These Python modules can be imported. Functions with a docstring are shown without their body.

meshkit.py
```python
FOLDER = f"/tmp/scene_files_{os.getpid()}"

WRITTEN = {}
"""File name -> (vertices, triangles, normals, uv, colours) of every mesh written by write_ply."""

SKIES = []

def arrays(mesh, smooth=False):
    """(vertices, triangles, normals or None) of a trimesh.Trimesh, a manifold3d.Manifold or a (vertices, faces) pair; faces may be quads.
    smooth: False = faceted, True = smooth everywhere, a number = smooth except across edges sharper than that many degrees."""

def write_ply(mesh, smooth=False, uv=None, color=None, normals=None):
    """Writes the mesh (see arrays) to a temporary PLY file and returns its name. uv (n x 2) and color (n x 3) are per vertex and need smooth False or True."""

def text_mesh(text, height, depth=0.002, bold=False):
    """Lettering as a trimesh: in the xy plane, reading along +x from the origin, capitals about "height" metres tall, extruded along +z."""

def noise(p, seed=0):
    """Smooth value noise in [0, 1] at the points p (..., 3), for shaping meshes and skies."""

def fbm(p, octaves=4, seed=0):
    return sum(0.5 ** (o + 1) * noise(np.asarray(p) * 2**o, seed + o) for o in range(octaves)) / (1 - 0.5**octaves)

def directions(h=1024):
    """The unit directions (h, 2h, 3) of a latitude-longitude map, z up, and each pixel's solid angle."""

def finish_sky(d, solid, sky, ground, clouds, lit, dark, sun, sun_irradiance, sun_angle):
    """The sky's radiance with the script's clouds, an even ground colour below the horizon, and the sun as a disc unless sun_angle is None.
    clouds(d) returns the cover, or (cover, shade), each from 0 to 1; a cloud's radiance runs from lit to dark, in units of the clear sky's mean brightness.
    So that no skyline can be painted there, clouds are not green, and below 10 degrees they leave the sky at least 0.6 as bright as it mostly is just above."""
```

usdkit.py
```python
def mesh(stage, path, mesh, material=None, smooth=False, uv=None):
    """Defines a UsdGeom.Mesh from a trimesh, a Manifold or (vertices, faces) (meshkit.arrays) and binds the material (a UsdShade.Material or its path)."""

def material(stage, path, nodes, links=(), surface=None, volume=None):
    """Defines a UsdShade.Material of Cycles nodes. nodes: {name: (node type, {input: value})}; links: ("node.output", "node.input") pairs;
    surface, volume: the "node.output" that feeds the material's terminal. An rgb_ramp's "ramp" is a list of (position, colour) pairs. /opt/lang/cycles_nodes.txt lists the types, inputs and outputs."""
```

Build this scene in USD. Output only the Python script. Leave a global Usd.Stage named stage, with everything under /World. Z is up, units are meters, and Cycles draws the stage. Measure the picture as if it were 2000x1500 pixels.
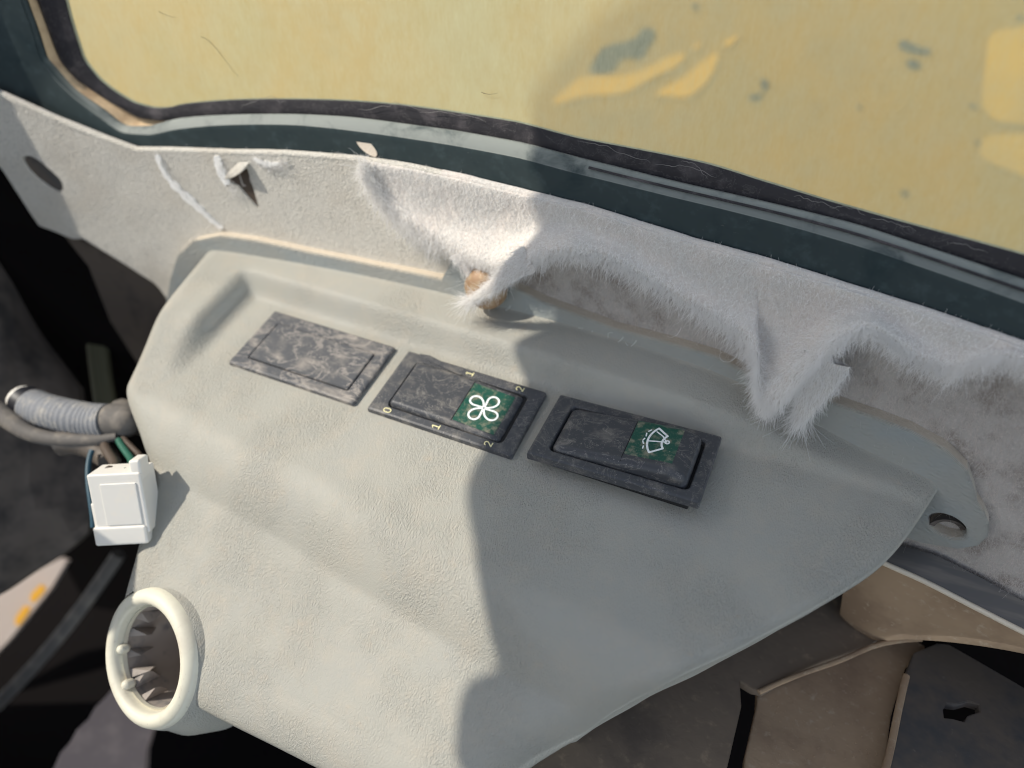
import math, random
import numpy as np, trimesh, manifold3d as m3
import shapely.geometry as sg
from shapely import affinity
from scipy.interpolate import CubicSpline, PchipInterpolator
from scipy.ndimage import gaussian_filter
import usdkit, meshkit
from pxr import Usd, UsdGeom, UsdLux, UsdShade, Gf, Sdf, Vt

random.seed(5)
RNG = np.random.default_rng(5)
stage = Usd.Stage.CreateInMemory()
UsdGeom.SetStageUpAxis(stage, 'Z')
UsdGeom.SetStageMetersPerUnit(stage, 1.0)
UsdGeom.Xform.Define(stage, '/World')
UsdGeom.Scope.Define(stage, '/World/Looks')

# ---------------------------------------------------------------- camera, sky, sun, exposure (positions worked out in mm, written in m)
MM = 0.001
M = np.array([[0.9068, 0.2744, -0.3199], [0.4212, -0.5626, 0.7114], [0.0153, -0.7799, -0.6258]])   # camera axes (right, down, forward) as columns
u_, s_, v_ = np.linalg.svd(M); M = u_ @ v_
C = np.array([92.3, -155.1, 149.5])
F = 1500.0
EXPOSURE = 0.90
SUN = np.array([-0.635, -0.325, 0.70]); SUN /= np.linalg.norm(SUN)
cam = UsdGeom.Camera.Define(stage, '/World/camera')
mat = np.eye(4)
mat[:3, 0], mat[:3, 1], mat[:3, 2], mat[:3, 3] = M[:, 0], -M[:, 1], -M[:, 2], C * MM
cam.AddTransformOp().Set(Gf.Matrix4d(mat.T.tolist()))
cam.CreateFocalLengthAttr(27.0); cam.CreateHorizontalApertureAttr(36.0); cam.CreateVerticalApertureAttr(27.0)
cam.CreateClippingRangeAttr(Gf.Vec2f(0.01, 100.0))
cam.CreateFStopAttr(6.6); cam.CreateFocusDistanceAttr(0.206)
cam.CreateExposureAttr(EXPOSURE)

sky = usdkit.material(stage, '/World/Looks/sky_look', {
    'sky': ('sky_texture', {'sky_type': 'single_scattering', 'sun_disc': False, 'sun_elevation': math.asin(SUN[2]), 'sun_rotation': math.atan2(SUN[0], SUN[1])}),
    'grey': ('rgb_to_bw', {}), 'haze': ('mix_color', {'fac': 0.48}), 'bg': ('background_shader', {'strength': 0.15})},
    [('sky.color', 'grey.color'), ('grey.val', 'haze.b'), ('sky.color', 'haze.a'), ('haze.result', 'bg.color')], surface='bg.background')
dome = UsdLux.DomeLight.Define(stage, '/World/sky')
UsdShade.MaterialBindingAPI.Apply(dome.GetPrim()).Bind(sky)
sun = UsdLux.DistantLight.Define(stage, '/World/sun')
sun.CreateIntensityAttr(0.70); sun.CreateAngleAttr(0.53); sun.CreateColorAttr(Gf.Vec3f(1.0, 0.94, 0.84))
sun.GetPrim().CreateAttribute('inputs:normalize', Sdf.ValueTypeNames.Bool).Set(True)
zq = Gf.Rotation(Gf.Vec3d(0, 0, 1), Gf.Vec3d(*SUN.tolist()))
sun.AddTransformOp().Set(Gf.Matrix4d().SetRotate(zq))

# ---------------------------------------------------------------- helpers
COUNT = {}
def numbered(parent, name):
    k = COUNT.get((parent, name), 0); COUNT[(parent, name)] = k + 1
    return f'{parent}/{name}' if k == 0 else f'{parent}/{name}_{k:03d}'

def tag(prim, label=None, cat=None, group=None, kind=None):
    for k, v in (('label', label), ('category', cat), ('group', group), ('kind', kind)):
        if v: prim.SetCustomDataByKey(k, v)
    return prim

def thing(name, label, cat, group=None, kind=None, at=None):
    p = numbered('/World', name)
    x = UsdGeom.Xform.Define(stage, p)
    at = np.zeros(3) if at is None else np.asarray(at, float)
    x.AddTranslateOp().Set(Gf.Vec3d(*(at * MM).tolist()))
    BASE[p] = at
    return tag(x.GetPrim(), label, cat, group, kind)
BASE = {}

def base_of(path):
    parts = path.split('/')
    return BASE.get('/'.join(parts[:3]), np.zeros(3))

def obj(name, mesh, material, parent='/World', smooth=35, label=None, cat=None, group=None, kind=None):
    """One Mesh prim; the mesh is in world millimetres."""
    parent = str(parent.GetPath()) if hasattr(parent, 'GetPath') else parent
    p = numbered(parent, name)
    b = base_of(p)
    if hasattr(mesh, 'to_mesh') or isinstance(mesh, (tuple, list)):
        v, f, _ = meshkit.arrays(mesh)
        mesh = trimesh.Trimesh(v, f, process=False)
    mesh = trimesh.Trimesh((np.asarray(mesh.vertices) - b) * MM, mesh.faces, process=False)
    m = usdkit.mesh(stage, p, mesh, L[material], smooth=smooth)
    return tag(m.GetPrim(), label, cat, group, kind)

def curves(name, strands, width, material, parent, kind=None, label=None):
    parent = str(parent.GetPath()); p = numbered(parent, name); b = base_of(p)
    c = UsdGeom.BasisCurves.Define(stage, p)
    pts = (np.concatenate(strands) - b) * MM
    c.CreatePointsAttr(Vt.Vec3fArray.FromNumpy(pts.astype(np.float32)))
    c.CreateCurveVertexCountsAttr(Vt.IntArray.FromNumpy(np.array([len(s) for s in strands], np.int32)))
    c.CreateTypeAttr('linear')
    w = np.concatenate([np.linspace(1, .35, len(s)) * width for s in strands]) * MM
    c.CreateWidthsAttr(Vt.FloatArray.FromNumpy(w.astype(np.float32))); c.SetWidthsInterpolation('vertex')
    UsdShade.MaterialBindingAPI.Apply(c.GetPrim()).Bind(L[material])
    return tag(c.GetPrim(), label, None, None, kind)

NP = np.array([0, -0.2, 0.98]); NP /= np.linalg.norm(NP)
VP = np.array([0, NP[2], -NP[1]])
def ray(px, py): return M @ np.array([(px - 1000) / F, (py - 750) / F, 1.0])
def onP(px, py, d=0.0):
    r = ray(px, py); return C + (d - NP @ C) / (NP @ r) * r
def atZ(px, py, z):
    r = ray(px, py); return C + (z - C[2]) / r[2] * r
def atY(px, py, y):
    r = ray(px, py); return C + (y - C[1]) / r[1] * r
def atD(px, py, d): return C + ray(px, py) * d
WK, WX, WY = 0.001, 20.0, 38.0
def yw(x):                       # the cab wall is a gently curved upright sheet; beyond the ends it runs on straight
    x = np.asarray(x, float); d = x - WX
    left, right = np.clip(-d, 0, 200), np.clip(d, 0, 160)
    return WY - 0.00057 * left ** 2 - WK * right ** 2 - np.clip(-d - 200, 0, None) * 0.30 - np.clip(d - 160, 0, None) * 0.32
def W(px, py, off=0.0):
    """The point of the wall sheet (moved back by off) that stands at this place of the picture."""
    r = ray(px, py); s = np.linspace(80, 700, 600)
    w = C + s[:, None] * r; g = w[:, 1] - yw(w[:, 0]) - off
    i = np.nonzero((g[:-1] < 0) & (g[1:] >= 0))[0]
    if len(i) == 0: return C + r * 400
    i = i[0]; a, b = s[i], s[i + 1]
    for _ in range(30):
        m = (a + b) / 2; w = C + m * r
        if w[1] - yw(w[0]) - off < 0: a = m
        else: b = m
    return C + a * r

def spline(pts, n, closed=False):
    p = np.asarray(pts, float)
    d = np.r_[0, np.cumsum(np.linalg.norm(np.diff(p, axis=0), axis=1) ** .5)]
    return CubicSpline(d, p)(np.linspace(0, d[-1], n)) if len(p) > 2 else p[0] + np.linspace(0, 1, n)[:, None] * (p[1] - p[0])

def by_index(pts, n):
    p = np.asarray(pts, float); t = np.arange(len(p))
    return PchipInterpolator(t, p)(np.linspace(0, len(p) - 1, n))

def grid_mesh(g):
    """(rows, cols, 3) -> trimesh"""
    r, c = g.shape[:2]
    i, j = np.meshgrid(np.arange(r - 1), np.arange(c - 1), indexing='ij')
    q = np.stack([i * c + j, i * c + j + 1, (i + 1) * c + j + 1, (i + 1) * c + j], -1).reshape(-1, 4)
    return trimesh.Trimesh(g.reshape(-1, 3), np.vstack([q[:, [0, 1, 2]], q[:, [0, 2, 3]]]), process=False)

def ss(a, b, x):
    t = np.clip((np.asarray(x, float) - a) / (b - a), 0, 1); return t * t * (3 - 2 * t)

def smooth_poly(pts, n=6, tension=True):
    p = np.asarray(pts, float); p = np.vstack([p, p[:1]])
    d = np.r_[0, np.cumsum(np.linalg.norm(np.diff(p, axis=0), axis=1) ** .5)]
    cs = CubicSpline(d, p, bc_type='periodic')
    return cs(np.linspace(0, d[-1], n * (len(p) - 1) + 1)[:-1])

def extrude(poly, z0, z1):
    poly = poly.buffer(0)
    return trimesh.util.concatenate([trimesh.creation.extrude_polygon(g, z1 - z0, engine='earcut') for g in getattr(poly, 'geoms', [poly]) if g.area > 1e-6]).apply_translation([0, 0, z0])

def plate(poly, thick, r, steps=4):
    """A flat plate with a rounded front edge: sections stacked so that the profile is a quarter circle. Front face at z = thick."""
    out = [m3.Manifold.extrude(cs(poly), thick - r)]
    for k in range(steps):
        a0, a1 = math.pi / 2 * k / steps, math.pi / 2 * (k + 1) / steps
        zz0, zz1 = thick - r + r * math.sin(a0), thick - r + r * math.sin(a1)
        ins = r * (1 - math.cos((a0 + a1) / 2))
        q = poly.buffer(-ins)
        if q.area < 1e-6: break
        out.append(m3.Manifold.extrude(cs(q), zz1 - (thick - r) + 0.0).translate([0, 0, thick - r]))
    m = out[0]
    for o in out[1:]: m = m + o.translate([0, 0, 0])
    return m

def cs(poly):
    rings = []
    for g in getattr(poly, 'geoms', [poly]):
        g = sg.polygon.orient(g)
        rings.append(np.asarray(g.exterior.coords)[:-1]); rings += [np.asarray(i.coords)[:-1] for i in g.interiors]
    return m3.CrossSection(rings, m3.FillRule.EvenOdd)

def to_tri(man):
    a = man.to_mesh(); return trimesh.Trimesh(a.vert_properties[:, :3], a.tri_verts, process=False)

def wall_plate(poly, off_back, off_front, r=1.0, steps=4, edge=3.0, noise=0.0, nscale=0.1):
    """A plate cut to a (X, Z) outline and bent along the wall. off: distance behind the wall sheet (negative = towards the cab)."""
    t = off_back - off_front
    m = plate(poly, t, r, steps).refine_to_length(edge)
    v = to_tri(m); p = np.array(v.vertices)
    w = np.c_[p[:, 0], yw(p[:, 0]) + off_back - p[:, 2], p[:, 1]]
    if noise:
        w[:, 1] -= noise * (meshkit.fbm(w * nscale, 3, 3) - .5) * 2 * (p[:, 2] > t * .5)
    f = np.array(v.faces)[:, ::-1]
    return trimesh.Trimesh(w, f, process=False).copy() if False else fixed(trimesh.Trimesh(w, f, process=False))

def fixed(m):
    if m.volume < 0: m.invert()
    return m

def wpoly(px, off, n=0):
    q = np.array([W(*p, off)[[0, 2]] for p in px])
    return sg.Polygon(smooth_poly(q, n) if n else q).buffer(0)

def tube(points, r, sides=10, cap=True, n=None):
    p = spline(points, n) if n else np.asarray(points, float)
    r = np.broadcast_to(np.asarray(r, float), (len(p),)) if np.ndim(r) == 0 or len(r) == len(p) else np.interp(np.linspace(0, 1, len(p)), np.linspace(0, 1, len(r)), r)
    t = np.gradient(p, axis=0); t /= np.linalg.norm(t, axis=1, keepdims=True)
    a = np.cross(t[0], [0, 0, 1.0]) if abs(t[0, 2]) < .9 else np.cross(t[0], [1.0, 0, 0])
    A = []
    for k in range(len(p)):
        a = a - t[k] * (a @ t[k]); a /= np.linalg.norm(a); A.append(a)
    A = np.array(A); B = np.cross(t, A); ang = np.arange(sides) * 2 * np.pi / sides
    g = p[:, None] + r[:, None, None] * (np.cos(ang)[None, :, None] * A[:, None] + np.sin(ang)[None, :, None] * B[:, None])
    v = g.reshape(-1, 3); i, j = np.meshgrid(np.arange(len(p) - 1), np.arange(sides), indexing='ij')
    q = np.stack([i * sides + j, i * sides + (j + 1) % sides, (i + 1) * sides + (j + 1) % sides, (i + 1) * sides + j], -1).reshape(-1, 4)
    f = np.vstack([q[:, [0, 1, 2]], q[:, [0, 2, 3]]])
    if cap:
        k = len(v); v = np.vstack([v, p[:1], p[-1:]]); e = (len(p) - 1) * sides; jj = np.arange(sides); nj = (jj + 1) % sides
        f = np.vstack([f, np.c_[nj, jj, np.full(sides, k)], np.c_[e + jj, e + nj, np.full(sides, k + 1)]])
    return fixed(trimesh.Trimesh(v, f, process=False))

def frame_axes(n, x=None):
    n = np.asarray(n, float) / np.linalg.norm(n)
    a = np.array([1.0, 0, 0]) if x is None else np.asarray(x, float)
    a = a - n * (a @ n); a /= np.linalg.norm(a)
    return np.c_[a, np.cross(n, a), n]

def place(mesh, R, o):
    v = np.asarray(mesh.vertices) @ np.asarray(R).T + o
    return trimesh.Trimesh(v, mesh.faces, process=False)

def lathe(prof, n=64):
    p = np.asarray(prof, float); ang = np.linspace(0, 2 * np.pi, n + 1)
    g = np.stack([p[:, 0][:, None] * np.cos(ang), p[:, 0][:, None] * np.sin(ang), np.repeat(p[:, 1][:, None], n + 1, 1)], -1)
    m = grid_mesh(g); m.merge_vertices(); return m

def hull(pts): return to_tri(m3.Manifold.hull_points(np.asarray(pts, float)))
def ball_hull(pts, r, sub=2):
    s = trimesh.creation.icosphere(sub, 1.0).vertices
    r = np.broadcast_to(r, (len(pts),))
    return hull(np.vstack([np.asarray(p) + s * q for p, q in zip(pts, r)]))
def box(x0, x1, y0, y1, z0, z1, r=0.5):
    return ball_hull([(x, y, z) for x in (x0 + r, x1 - r) for y in (y0 + r, y1 - r) for z in (z0 + r, z1 - r)], r, 1)

# ---------------------------------------------------------------- materials (colour, grain and dust)
L = {}
def look(name, base, rough=0.7, spots=(), bumps=(), spec=0.4, dust=None, sheen=0.0, metal=0.0, coat=0.0, low=0.08, worn=None):
    """spots: (scale per mm, colour, from, to, detail) noise layers; bumps: (scale xyz per mm, distance mm, strength, detail)
    dust: (colour, amount 0..1, scale per mm, lo, hi) lies on what faces up."""
    n = {'geo': ('geometry', {}), 'mm': ('vector_math', {'math_type': 'scale', 'scale': 1000.0}), 'p': ('principled_bsdf', {'roughness': rough, 'specular_ior_level': spec, 'metallic': metal, 'sheen_weight': sheen, 'coat_weight': coat})}
    l = [('geo.position', 'mm.vector1')]
    n['base'] = ('color', {'value': base}); src = 'base.color'
    for k, (sc, col, lo, hi, det, *vein) in enumerate(spots):
        scv = (sc, sc, sc) if np.ndim(sc) == 0 else sc
        n[f'm{k}'] = ('mapping', {'scale': scv, 'location': (k * 7.3, k * 3.1, k * 1.7)})
        n[f'n{k}'] = ('noise_texture', {'scale': 1.0, 'detail': float(det), 'roughness': 0.6})
        n[f'r{k}'] = ('map_range', {'range_type': 'smoothstep', 'from_min': lo, 'from_max': hi, 'clamp': True})
        n[f'x{k}'] = ('mix_color', {'b': col})
        val = f'n{k}.fac'
        if vein:                                         # a web of thin wandering lines where the noise crosses its middle
            n[f's{k}'] = ('math', {'math_type': 'subtract', 'value2': 0.5}); n[f'v{k}'] = ('math', {'math_type': 'absolute'})
            n[f'n{k}'][1].update(detail=float(det), roughness=0.65, distortion=0.8); n[f'r{k}'][1].update(from_min=hi, from_max=lo, to_max=vein[0])
            l += [(val, f's{k}.value1'), (f's{k}.value', f'v{k}.value1')]; val = f'v{k}.value'
        l += [('mm.vector', f'm{k}.vector'), (f'm{k}.vector', f'n{k}.vector'), (val, f'r{k}.value'), (f'r{k}.result', f'x{k}.fac'), (src, f'x{k}.a')]
        src = f'x{k}.result'
    if dust:
        col, amt, sc, lo, hi = dust
        n['dm'] = ('mapping', {'scale': (sc, sc, sc)})
        n['dn'] = ('noise_texture', {'scale': 1.0, 'detail': 6.0, 'roughness': 0.62, 'distortion': 0.6})
        n['dr'] = ('map_range', {'range_type': 'smoothstep', 'from_min': lo, 'from_max': hi, 'to_max': amt, 'clamp': True})
        n['sx'] = ('separate_xyz', {}); n['up'] = ('map_range', {'from_min': 0.1, 'from_max': 0.9, 'to_min': low, 'clamp': True})
        n['df'] = ('math', {'math_type': 'multiply'}); n['dx'] = ('mix_color', {'b': col})
        l += [('mm.vector', 'dm.vector'), ('dm.vector', 'dn.vector'), ('dn.fac', 'dr.value'), ('geo.normal', 'sx.vector'), ('sx.z', 'up.value'), ('dr.result', 'df.value1'), ('up.result', 'df.value2'), ('df.value', 'dx.fac'), (src, 'dx.a')]
        src = 'dx.result'
    l.append((src, 'p.base_color'))
    prev = None
    for k, (sc, dist, st, det) in enumerate(bumps):
        scv = (sc, sc, sc) if np.ndim(sc) == 0 else sc
        n[f'bm{k}'] = ('mapping', {'scale': scv}); n[f'bn{k}'] = ('noise_texture', {'scale': 1.0, 'detail': float(det), 'roughness': 0.55, 'distortion': 0.5})
        n[f'b{k}'] = ('bump', {'distance': dist * MM, 'strength': st})
        l += [('mm.vector', f'bm{k}.vector'), (f'bm{k}.vector', f'bn{k}.vector'), (f'bn{k}.fac', f'b{k}.height')]
        if prev: l.append((prev, f'b{k}.normal'))
        prev = f'b{k}.normal'
    if worn:                                             # grain filled with dust in places
        n['wm'] = ('mapping', {'scale': (worn, worn, worn), 'location': (3.1, 0.4, 2.2)}); n['wn'] = ('noise_texture', {'scale': 1.0, 'detail': 3.0})
        n['wr'] = ('map_range', {'range_type': 'smoothstep', 'from_min': .36, 'from_max': .62, 'to_min': 0.3, 'to_max': bumps[0][2], 'clamp': True})
        l += [('mm.vector', 'wm.vector'), ('wm.vector', 'wn.vector'), ('wn.fac', 'wr.value'), ('wr.result', 'b0.strength')]
    if prev: l.append((prev, 'p.normal'))
    L[name] = usdkit.material(stage, f'/World/Looks/{name}', n, l, surface='p.BSDF')

DUST = (0.56, 0.45, 0.33)
look('console_plastic', (0.322, 0.311, 0.267), 0.6, spots=[(0.035, (0.312, 0.304, 0.266), .42, .7, 5), (0.16, (0.36, 0.315, 0.25), .6, .8, 6), (0.35, (0.33, 0.31, 0.262), .5, .75, 5), (0.6, (0.16, 0.15, 0.135), .74, .81, 4)],
     bumps=[((2.5, 1.15, 1.35), 0.55, 1.0, 2), (4.2, 0.06, 0.6, 2)], dust=((0.385, 0.34, 0.272), 0.4, 0.11, .42, .76), spec=0.3, worn=0.035, low=0.75)
look('stain_tan', (0.46, 0.38, 0.275), 0.8, spots=[(0.12, (0.36, 0.33, 0.27), .45, .65, 3)])
look('flange_plastic', (0.30, 0.30, 0.272), 0.62, spots=[(0.05, (0.28, 0.30, 0.29), .42, .7, 5)], bumps=[((0.7, 0.7, 1.5), 0.4, 0.9, 2)], dust=((0.53, 0.455, 0.355), 0.95, 0.05, .1, .35), spec=0.3, low=-0.15)
look('cream_plastic', (0.58, 0.55, 0.44), 0.55, bumps=[(0.5, 0.05, 0.4, 2)], spots=[(0.08, (0.50, 0.455, 0.365), .45, .7, 5), (0.8, (0.36, 0.32, 0.26), .62, .78, 5)])
look('duct_dark', (0.07, 0.058, 0.05), 0.8, spots=[(0.15, (0.22, 0.17, 0.13), .5, .7, 4)])
look('duct_grey', (0.30, 0.26, 0.225), 0.8, spots=[(0.15, (0.16, 0.15, 0.145), .5, .7, 4)])
BD = [((0.16, .26, .26), (0.15, 0.138, 0.124), .48, .78, 8), ((0.13, 0.2, 0.2), (0.30, 0.275, 0.24), .0, .02, 6, 0.35), (1.8, (0.33, 0.305, 0.28), .6, .8, 6)]
look('switch_black', (0.04, 0.042, 0.047), 0.45, spots=BD, bumps=[(3.0, 0.03, 0.4, 2)], spec=0.45)
look('switch_bezel', (0.045, 0.047, 0.052), 0.5, spots=[(0.2, (0.15, 0.138, 0.122), .48, .8, 6), ((0.14, 0.12, 0.12), (0.28, 0.255, 0.225), .0, .016, 6, 0.3), (1.7, (0.30, 0.275, 0.25), .58, .8, 6)], bumps=[(3.0, 0.03, 0.4, 2)], spec=0.45)
look('blank_dusty', (0.07, 0.072, 0.077), 0.6, spots=[((0.10, 0.2, 0.2), (0.235, 0.212, 0.187), .47, .72, 8), ((0.09, 0.15, 0.15), (0.42, 0.37, 0.32), .0, .03, 6, 0.45), (1.2, (0.22, 0.20, 0.185), .55, .8, 6)], spec=0.35)
look('settled_dust', (0.40, 0.35, 0.29), 0.95)
look('switch_well', (0.012, 0.012, 0.012), 0.8)
look('label_green', (0.004, 0.062, 0.040), 0.45, spots=[(0.45, (0.19, 0.185, 0.13), .46, .7, 8), (2.0, (0.22, 0.22, 0.16), .6, .75, 4)])
look('print_white', (0.74, 0.76, 0.74), 0.6, spots=[(1.6, (0.45, 0.44, 0.40), .56, .75, 5)])
look('print_yellow', (0.72, 0.66, 0.36), 0.6, spots=[(1.2, (0.35, 0.32, 0.24), .5, .75, 4)])
look('brass', (0.25, 0.155, 0.085), 0.55, metal=0.15, spots=[(0.35, (0.36, 0.27, 0.17), .4, .7, 5), (1.1, (0.16, 0.09, 0.045), .55, .75, 4)], bumps=[(1.0, 0.1, 0.5, 3)])
look('woven_cover', (0.57, 0.535, 0.465), 0.85, spots=[(0.06, (0.53, 0.485, 0.41), .4, .7, 4), (1.6, (0.38, 0.36, 0.315), .48, .72, 3)], bumps=[((1.7, 1.7, 2.0), 0.55, 0.95, 1)], sheen=0.2)
look('felt', (0.56, 0.53, 0.485), 0.95, spots=[(0.09, (0.62, 0.56, 0.50), .4, .7, 4), (1.4, (0.50, 0.44, 0.39), .45, .75, 4)], bumps=[((1.2, 1.2, 0.6), 0.5, 0.8, 4)], sheen=0.4)
look('felt_inner', (0.42, 0.385, 0.35), 0.95, spots=[(0.12, (0.27, 0.235, 0.205), .45, .68, 4), (1.4, (0.52, 0.47, 0.43), .5, .75, 4)], bumps=[((1.2, 1.2, 0.6), 0.5, 0.8, 4)], sheen=0.3)
look('lining_thread', (0.80, 0.78, 0.74), 0.9)
look('frame_green', (0.013, 0.027, 0.031), 0.6, spec=0.25,  spots=[(0.25, (0.03, 0.05, 0.055), .5, .75, 5), ((0.8, 0.8, 2.5), (0.16, 0.15, 0.13), .66, .8, 5)], dust=((0.22, 0.235, 0.215), 0.95, 0.09, .15, .55), bumps=[(0.6, 0.08, 0.4, 4)], low=0.09)
look('seal_black', (0.015, 0.013, 0.016), 0.6, spots=[(0.11, (0.07, 0.06, 0.063), .48, .75, 6), ((0.14, .2, .2), (0.15, 0.135, 0.13), .0, .016, 5, 0.25), (0.9, (0.17, 0.15, 0.14), .66, .82, 6)], bumps=[(0.5, 0.25, 0.6, 4)])
look('sand', (0.55, 0.40, 0.24), 0.95, spots=[(0.2, (0.42, 0.29, 0.17), .45, .7, 5)], bumps=[(1.0, 0.3, 0.6, 4)])
look('cream_paint', (0.72, 0.62, 0.50), 0.8, spots=[(1.0, (0.35, 0.30, 0.25), .6, .75, 4)])
look('sealant_grey', (0.22, 0.205, 0.195), 0.8)
look('machine_yellow', (0.52, 0.295, 0.045), 0.55, spots=[(0.006, (0.46, 0.285, 0.05), .4, .65, 3), (0.03, (0.45, 0.265, 0.05), .5, .75, 5)], bumps=[(0.02, 0.6, 0.3, 2)])
look('sunlit_yellow', (0.95, 0.50, 0.03), 0.45)  # sunlight on the bodywork, put into the colour
look('soft_sunlit_yellow', (0.78, 0.44, 0.045), 0.5)  # softer sunlit areas at the right, also painted as colour
look('bare_dark', (0.03, 0.03, 0.034), 0.7, spots=[(0.4, (0.3, 0.24, 0.14), .55, .62, 5)])
look('conduit_grey', (0.19, 0.195, 0.205), 0.75, spots=[(0.3, (0.30, 0.285, 0.26), .45, .7, 5), ((0.25, 0.25, 0.25), (0.10, 0.10, 0.11), .62, .75, 4)], bumps=[(1.2, 0.2, 0.5, 3)])
look('tape_black', (0.014, 0.014, 0.018), 0.45)
look('rubber_grey', (0.11, 0.10, 0.09), 0.75, spots=[(0.15, (0.20, 0.175, 0.145), .45, .7, 4)])
look('connector_white', (0.66, 0.63, 0.57), 0.4, spots=[(0.15, (0.70, 0.64, 0.55), .5, .75, 4)])
look('wire_green', (0.02, 0.10, 0.065), 0.5)
look('wire_blue', (0.02, 0.06, 0.085), 0.5)
look('wire_brown', (0.07, 0.05, 0.036), 0.6)
look('wire_olive', (0.09, 0.085, 0.045), 0.7)
look('trim_brown', (0.12, 0.10, 0.085), 0.9, spec=0.1, spots=[(0.05, (0.05, 0.045, 0.042), .4, .7, 4)], bumps=[(0.8, 0.1, 0.5, 3)])
look('dark_void', (0.006, 0.005, 0.005), 0.95, spec=0.05)  # near black: the deep shade of the gap is put into the colour
look('rusty_brown', (0.26, 0.20, 0.175), 0.9, spots=[(0.1, (0.34, 0.26, 0.22), .45, .7, 5)], bumps=[(0.5, 0.3, 0.6, 4)])
look('dusty_tan', (0.36, 0.25, 0.155), 0.9, spots=[(0.05, (0.26, 0.175, 0.11), .42, .68, 5), (0.4, (0.42, 0.32, 0.22), .55, .75, 5)], bumps=[(0.4, 0.25, 0.5, 4)])
look('dusty_brown', (0.20, 0.15, 0.105), 0.9, spots=[(0.04, (0.13, 0.10, 0.075), .42, .68, 5), (0.3, (0.28, 0.21, 0.14), .55, .78, 5)], bumps=[(0.4, 0.25, 0.5, 4)])
look('steel_dark', (0.05, 0.052, 0.055), 0.6, spots=[(0.04, (0.11, 0.088, 0.068), .42, .66, 5), (0.5, (0.14, 0.12, 0.10), .62, .8, 5)], bumps=[(0.5, 0.15, 0.5, 4)])
look('cap_dark', (0.11, 0.105, 0.10), 0.7, spots=[((0.03, .2, .2), (0.18, 0.16, 0.14), .45, .7, 5)])
look('edge_light', (0.62, 0.54, 0.42), 0.7)
look('caster_dark', (0.05, 0.05, 0.05), 0.8)  # dull dark colour of the added shadow plates
look('amber_light', (0.80, 0.42, 0.05), 0.5)
look('shade_brown', (0.10, 0.078, 0.06), 0.9, spots=[(0.1, (0.07, 0.055, 0.045), .45, .7, 4)])  # brown that stands for shade on the wall below the cloth
look('pale_sheet', (0.5, 0.43, 0.39), 0.7)

def hair_look(name, col, trans):
    L[name] = usdkit.material(stage, f'/World/Looks/{name}', {
        'd': ('diffuse_bsdf', {'color': col, 'roughness': 0.8}), 't': ('translucent_bsdf', {'color': col}), 'm': ('mix_closure', {'fac': trans})},
        [('d.BSDF', 'm.closure1'), ('t.BSDF', 'm.closure2')], surface='m.closure')
hair_look('fibre_white', (0.86, 0.84, 0.81), 0.35)
hair_look('fibre_tan', (0.62, 0.56, 0.51), 0.3)
hair_look('fibre_dark', (0.12, 0.10, 0.08), 0.1)

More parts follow.
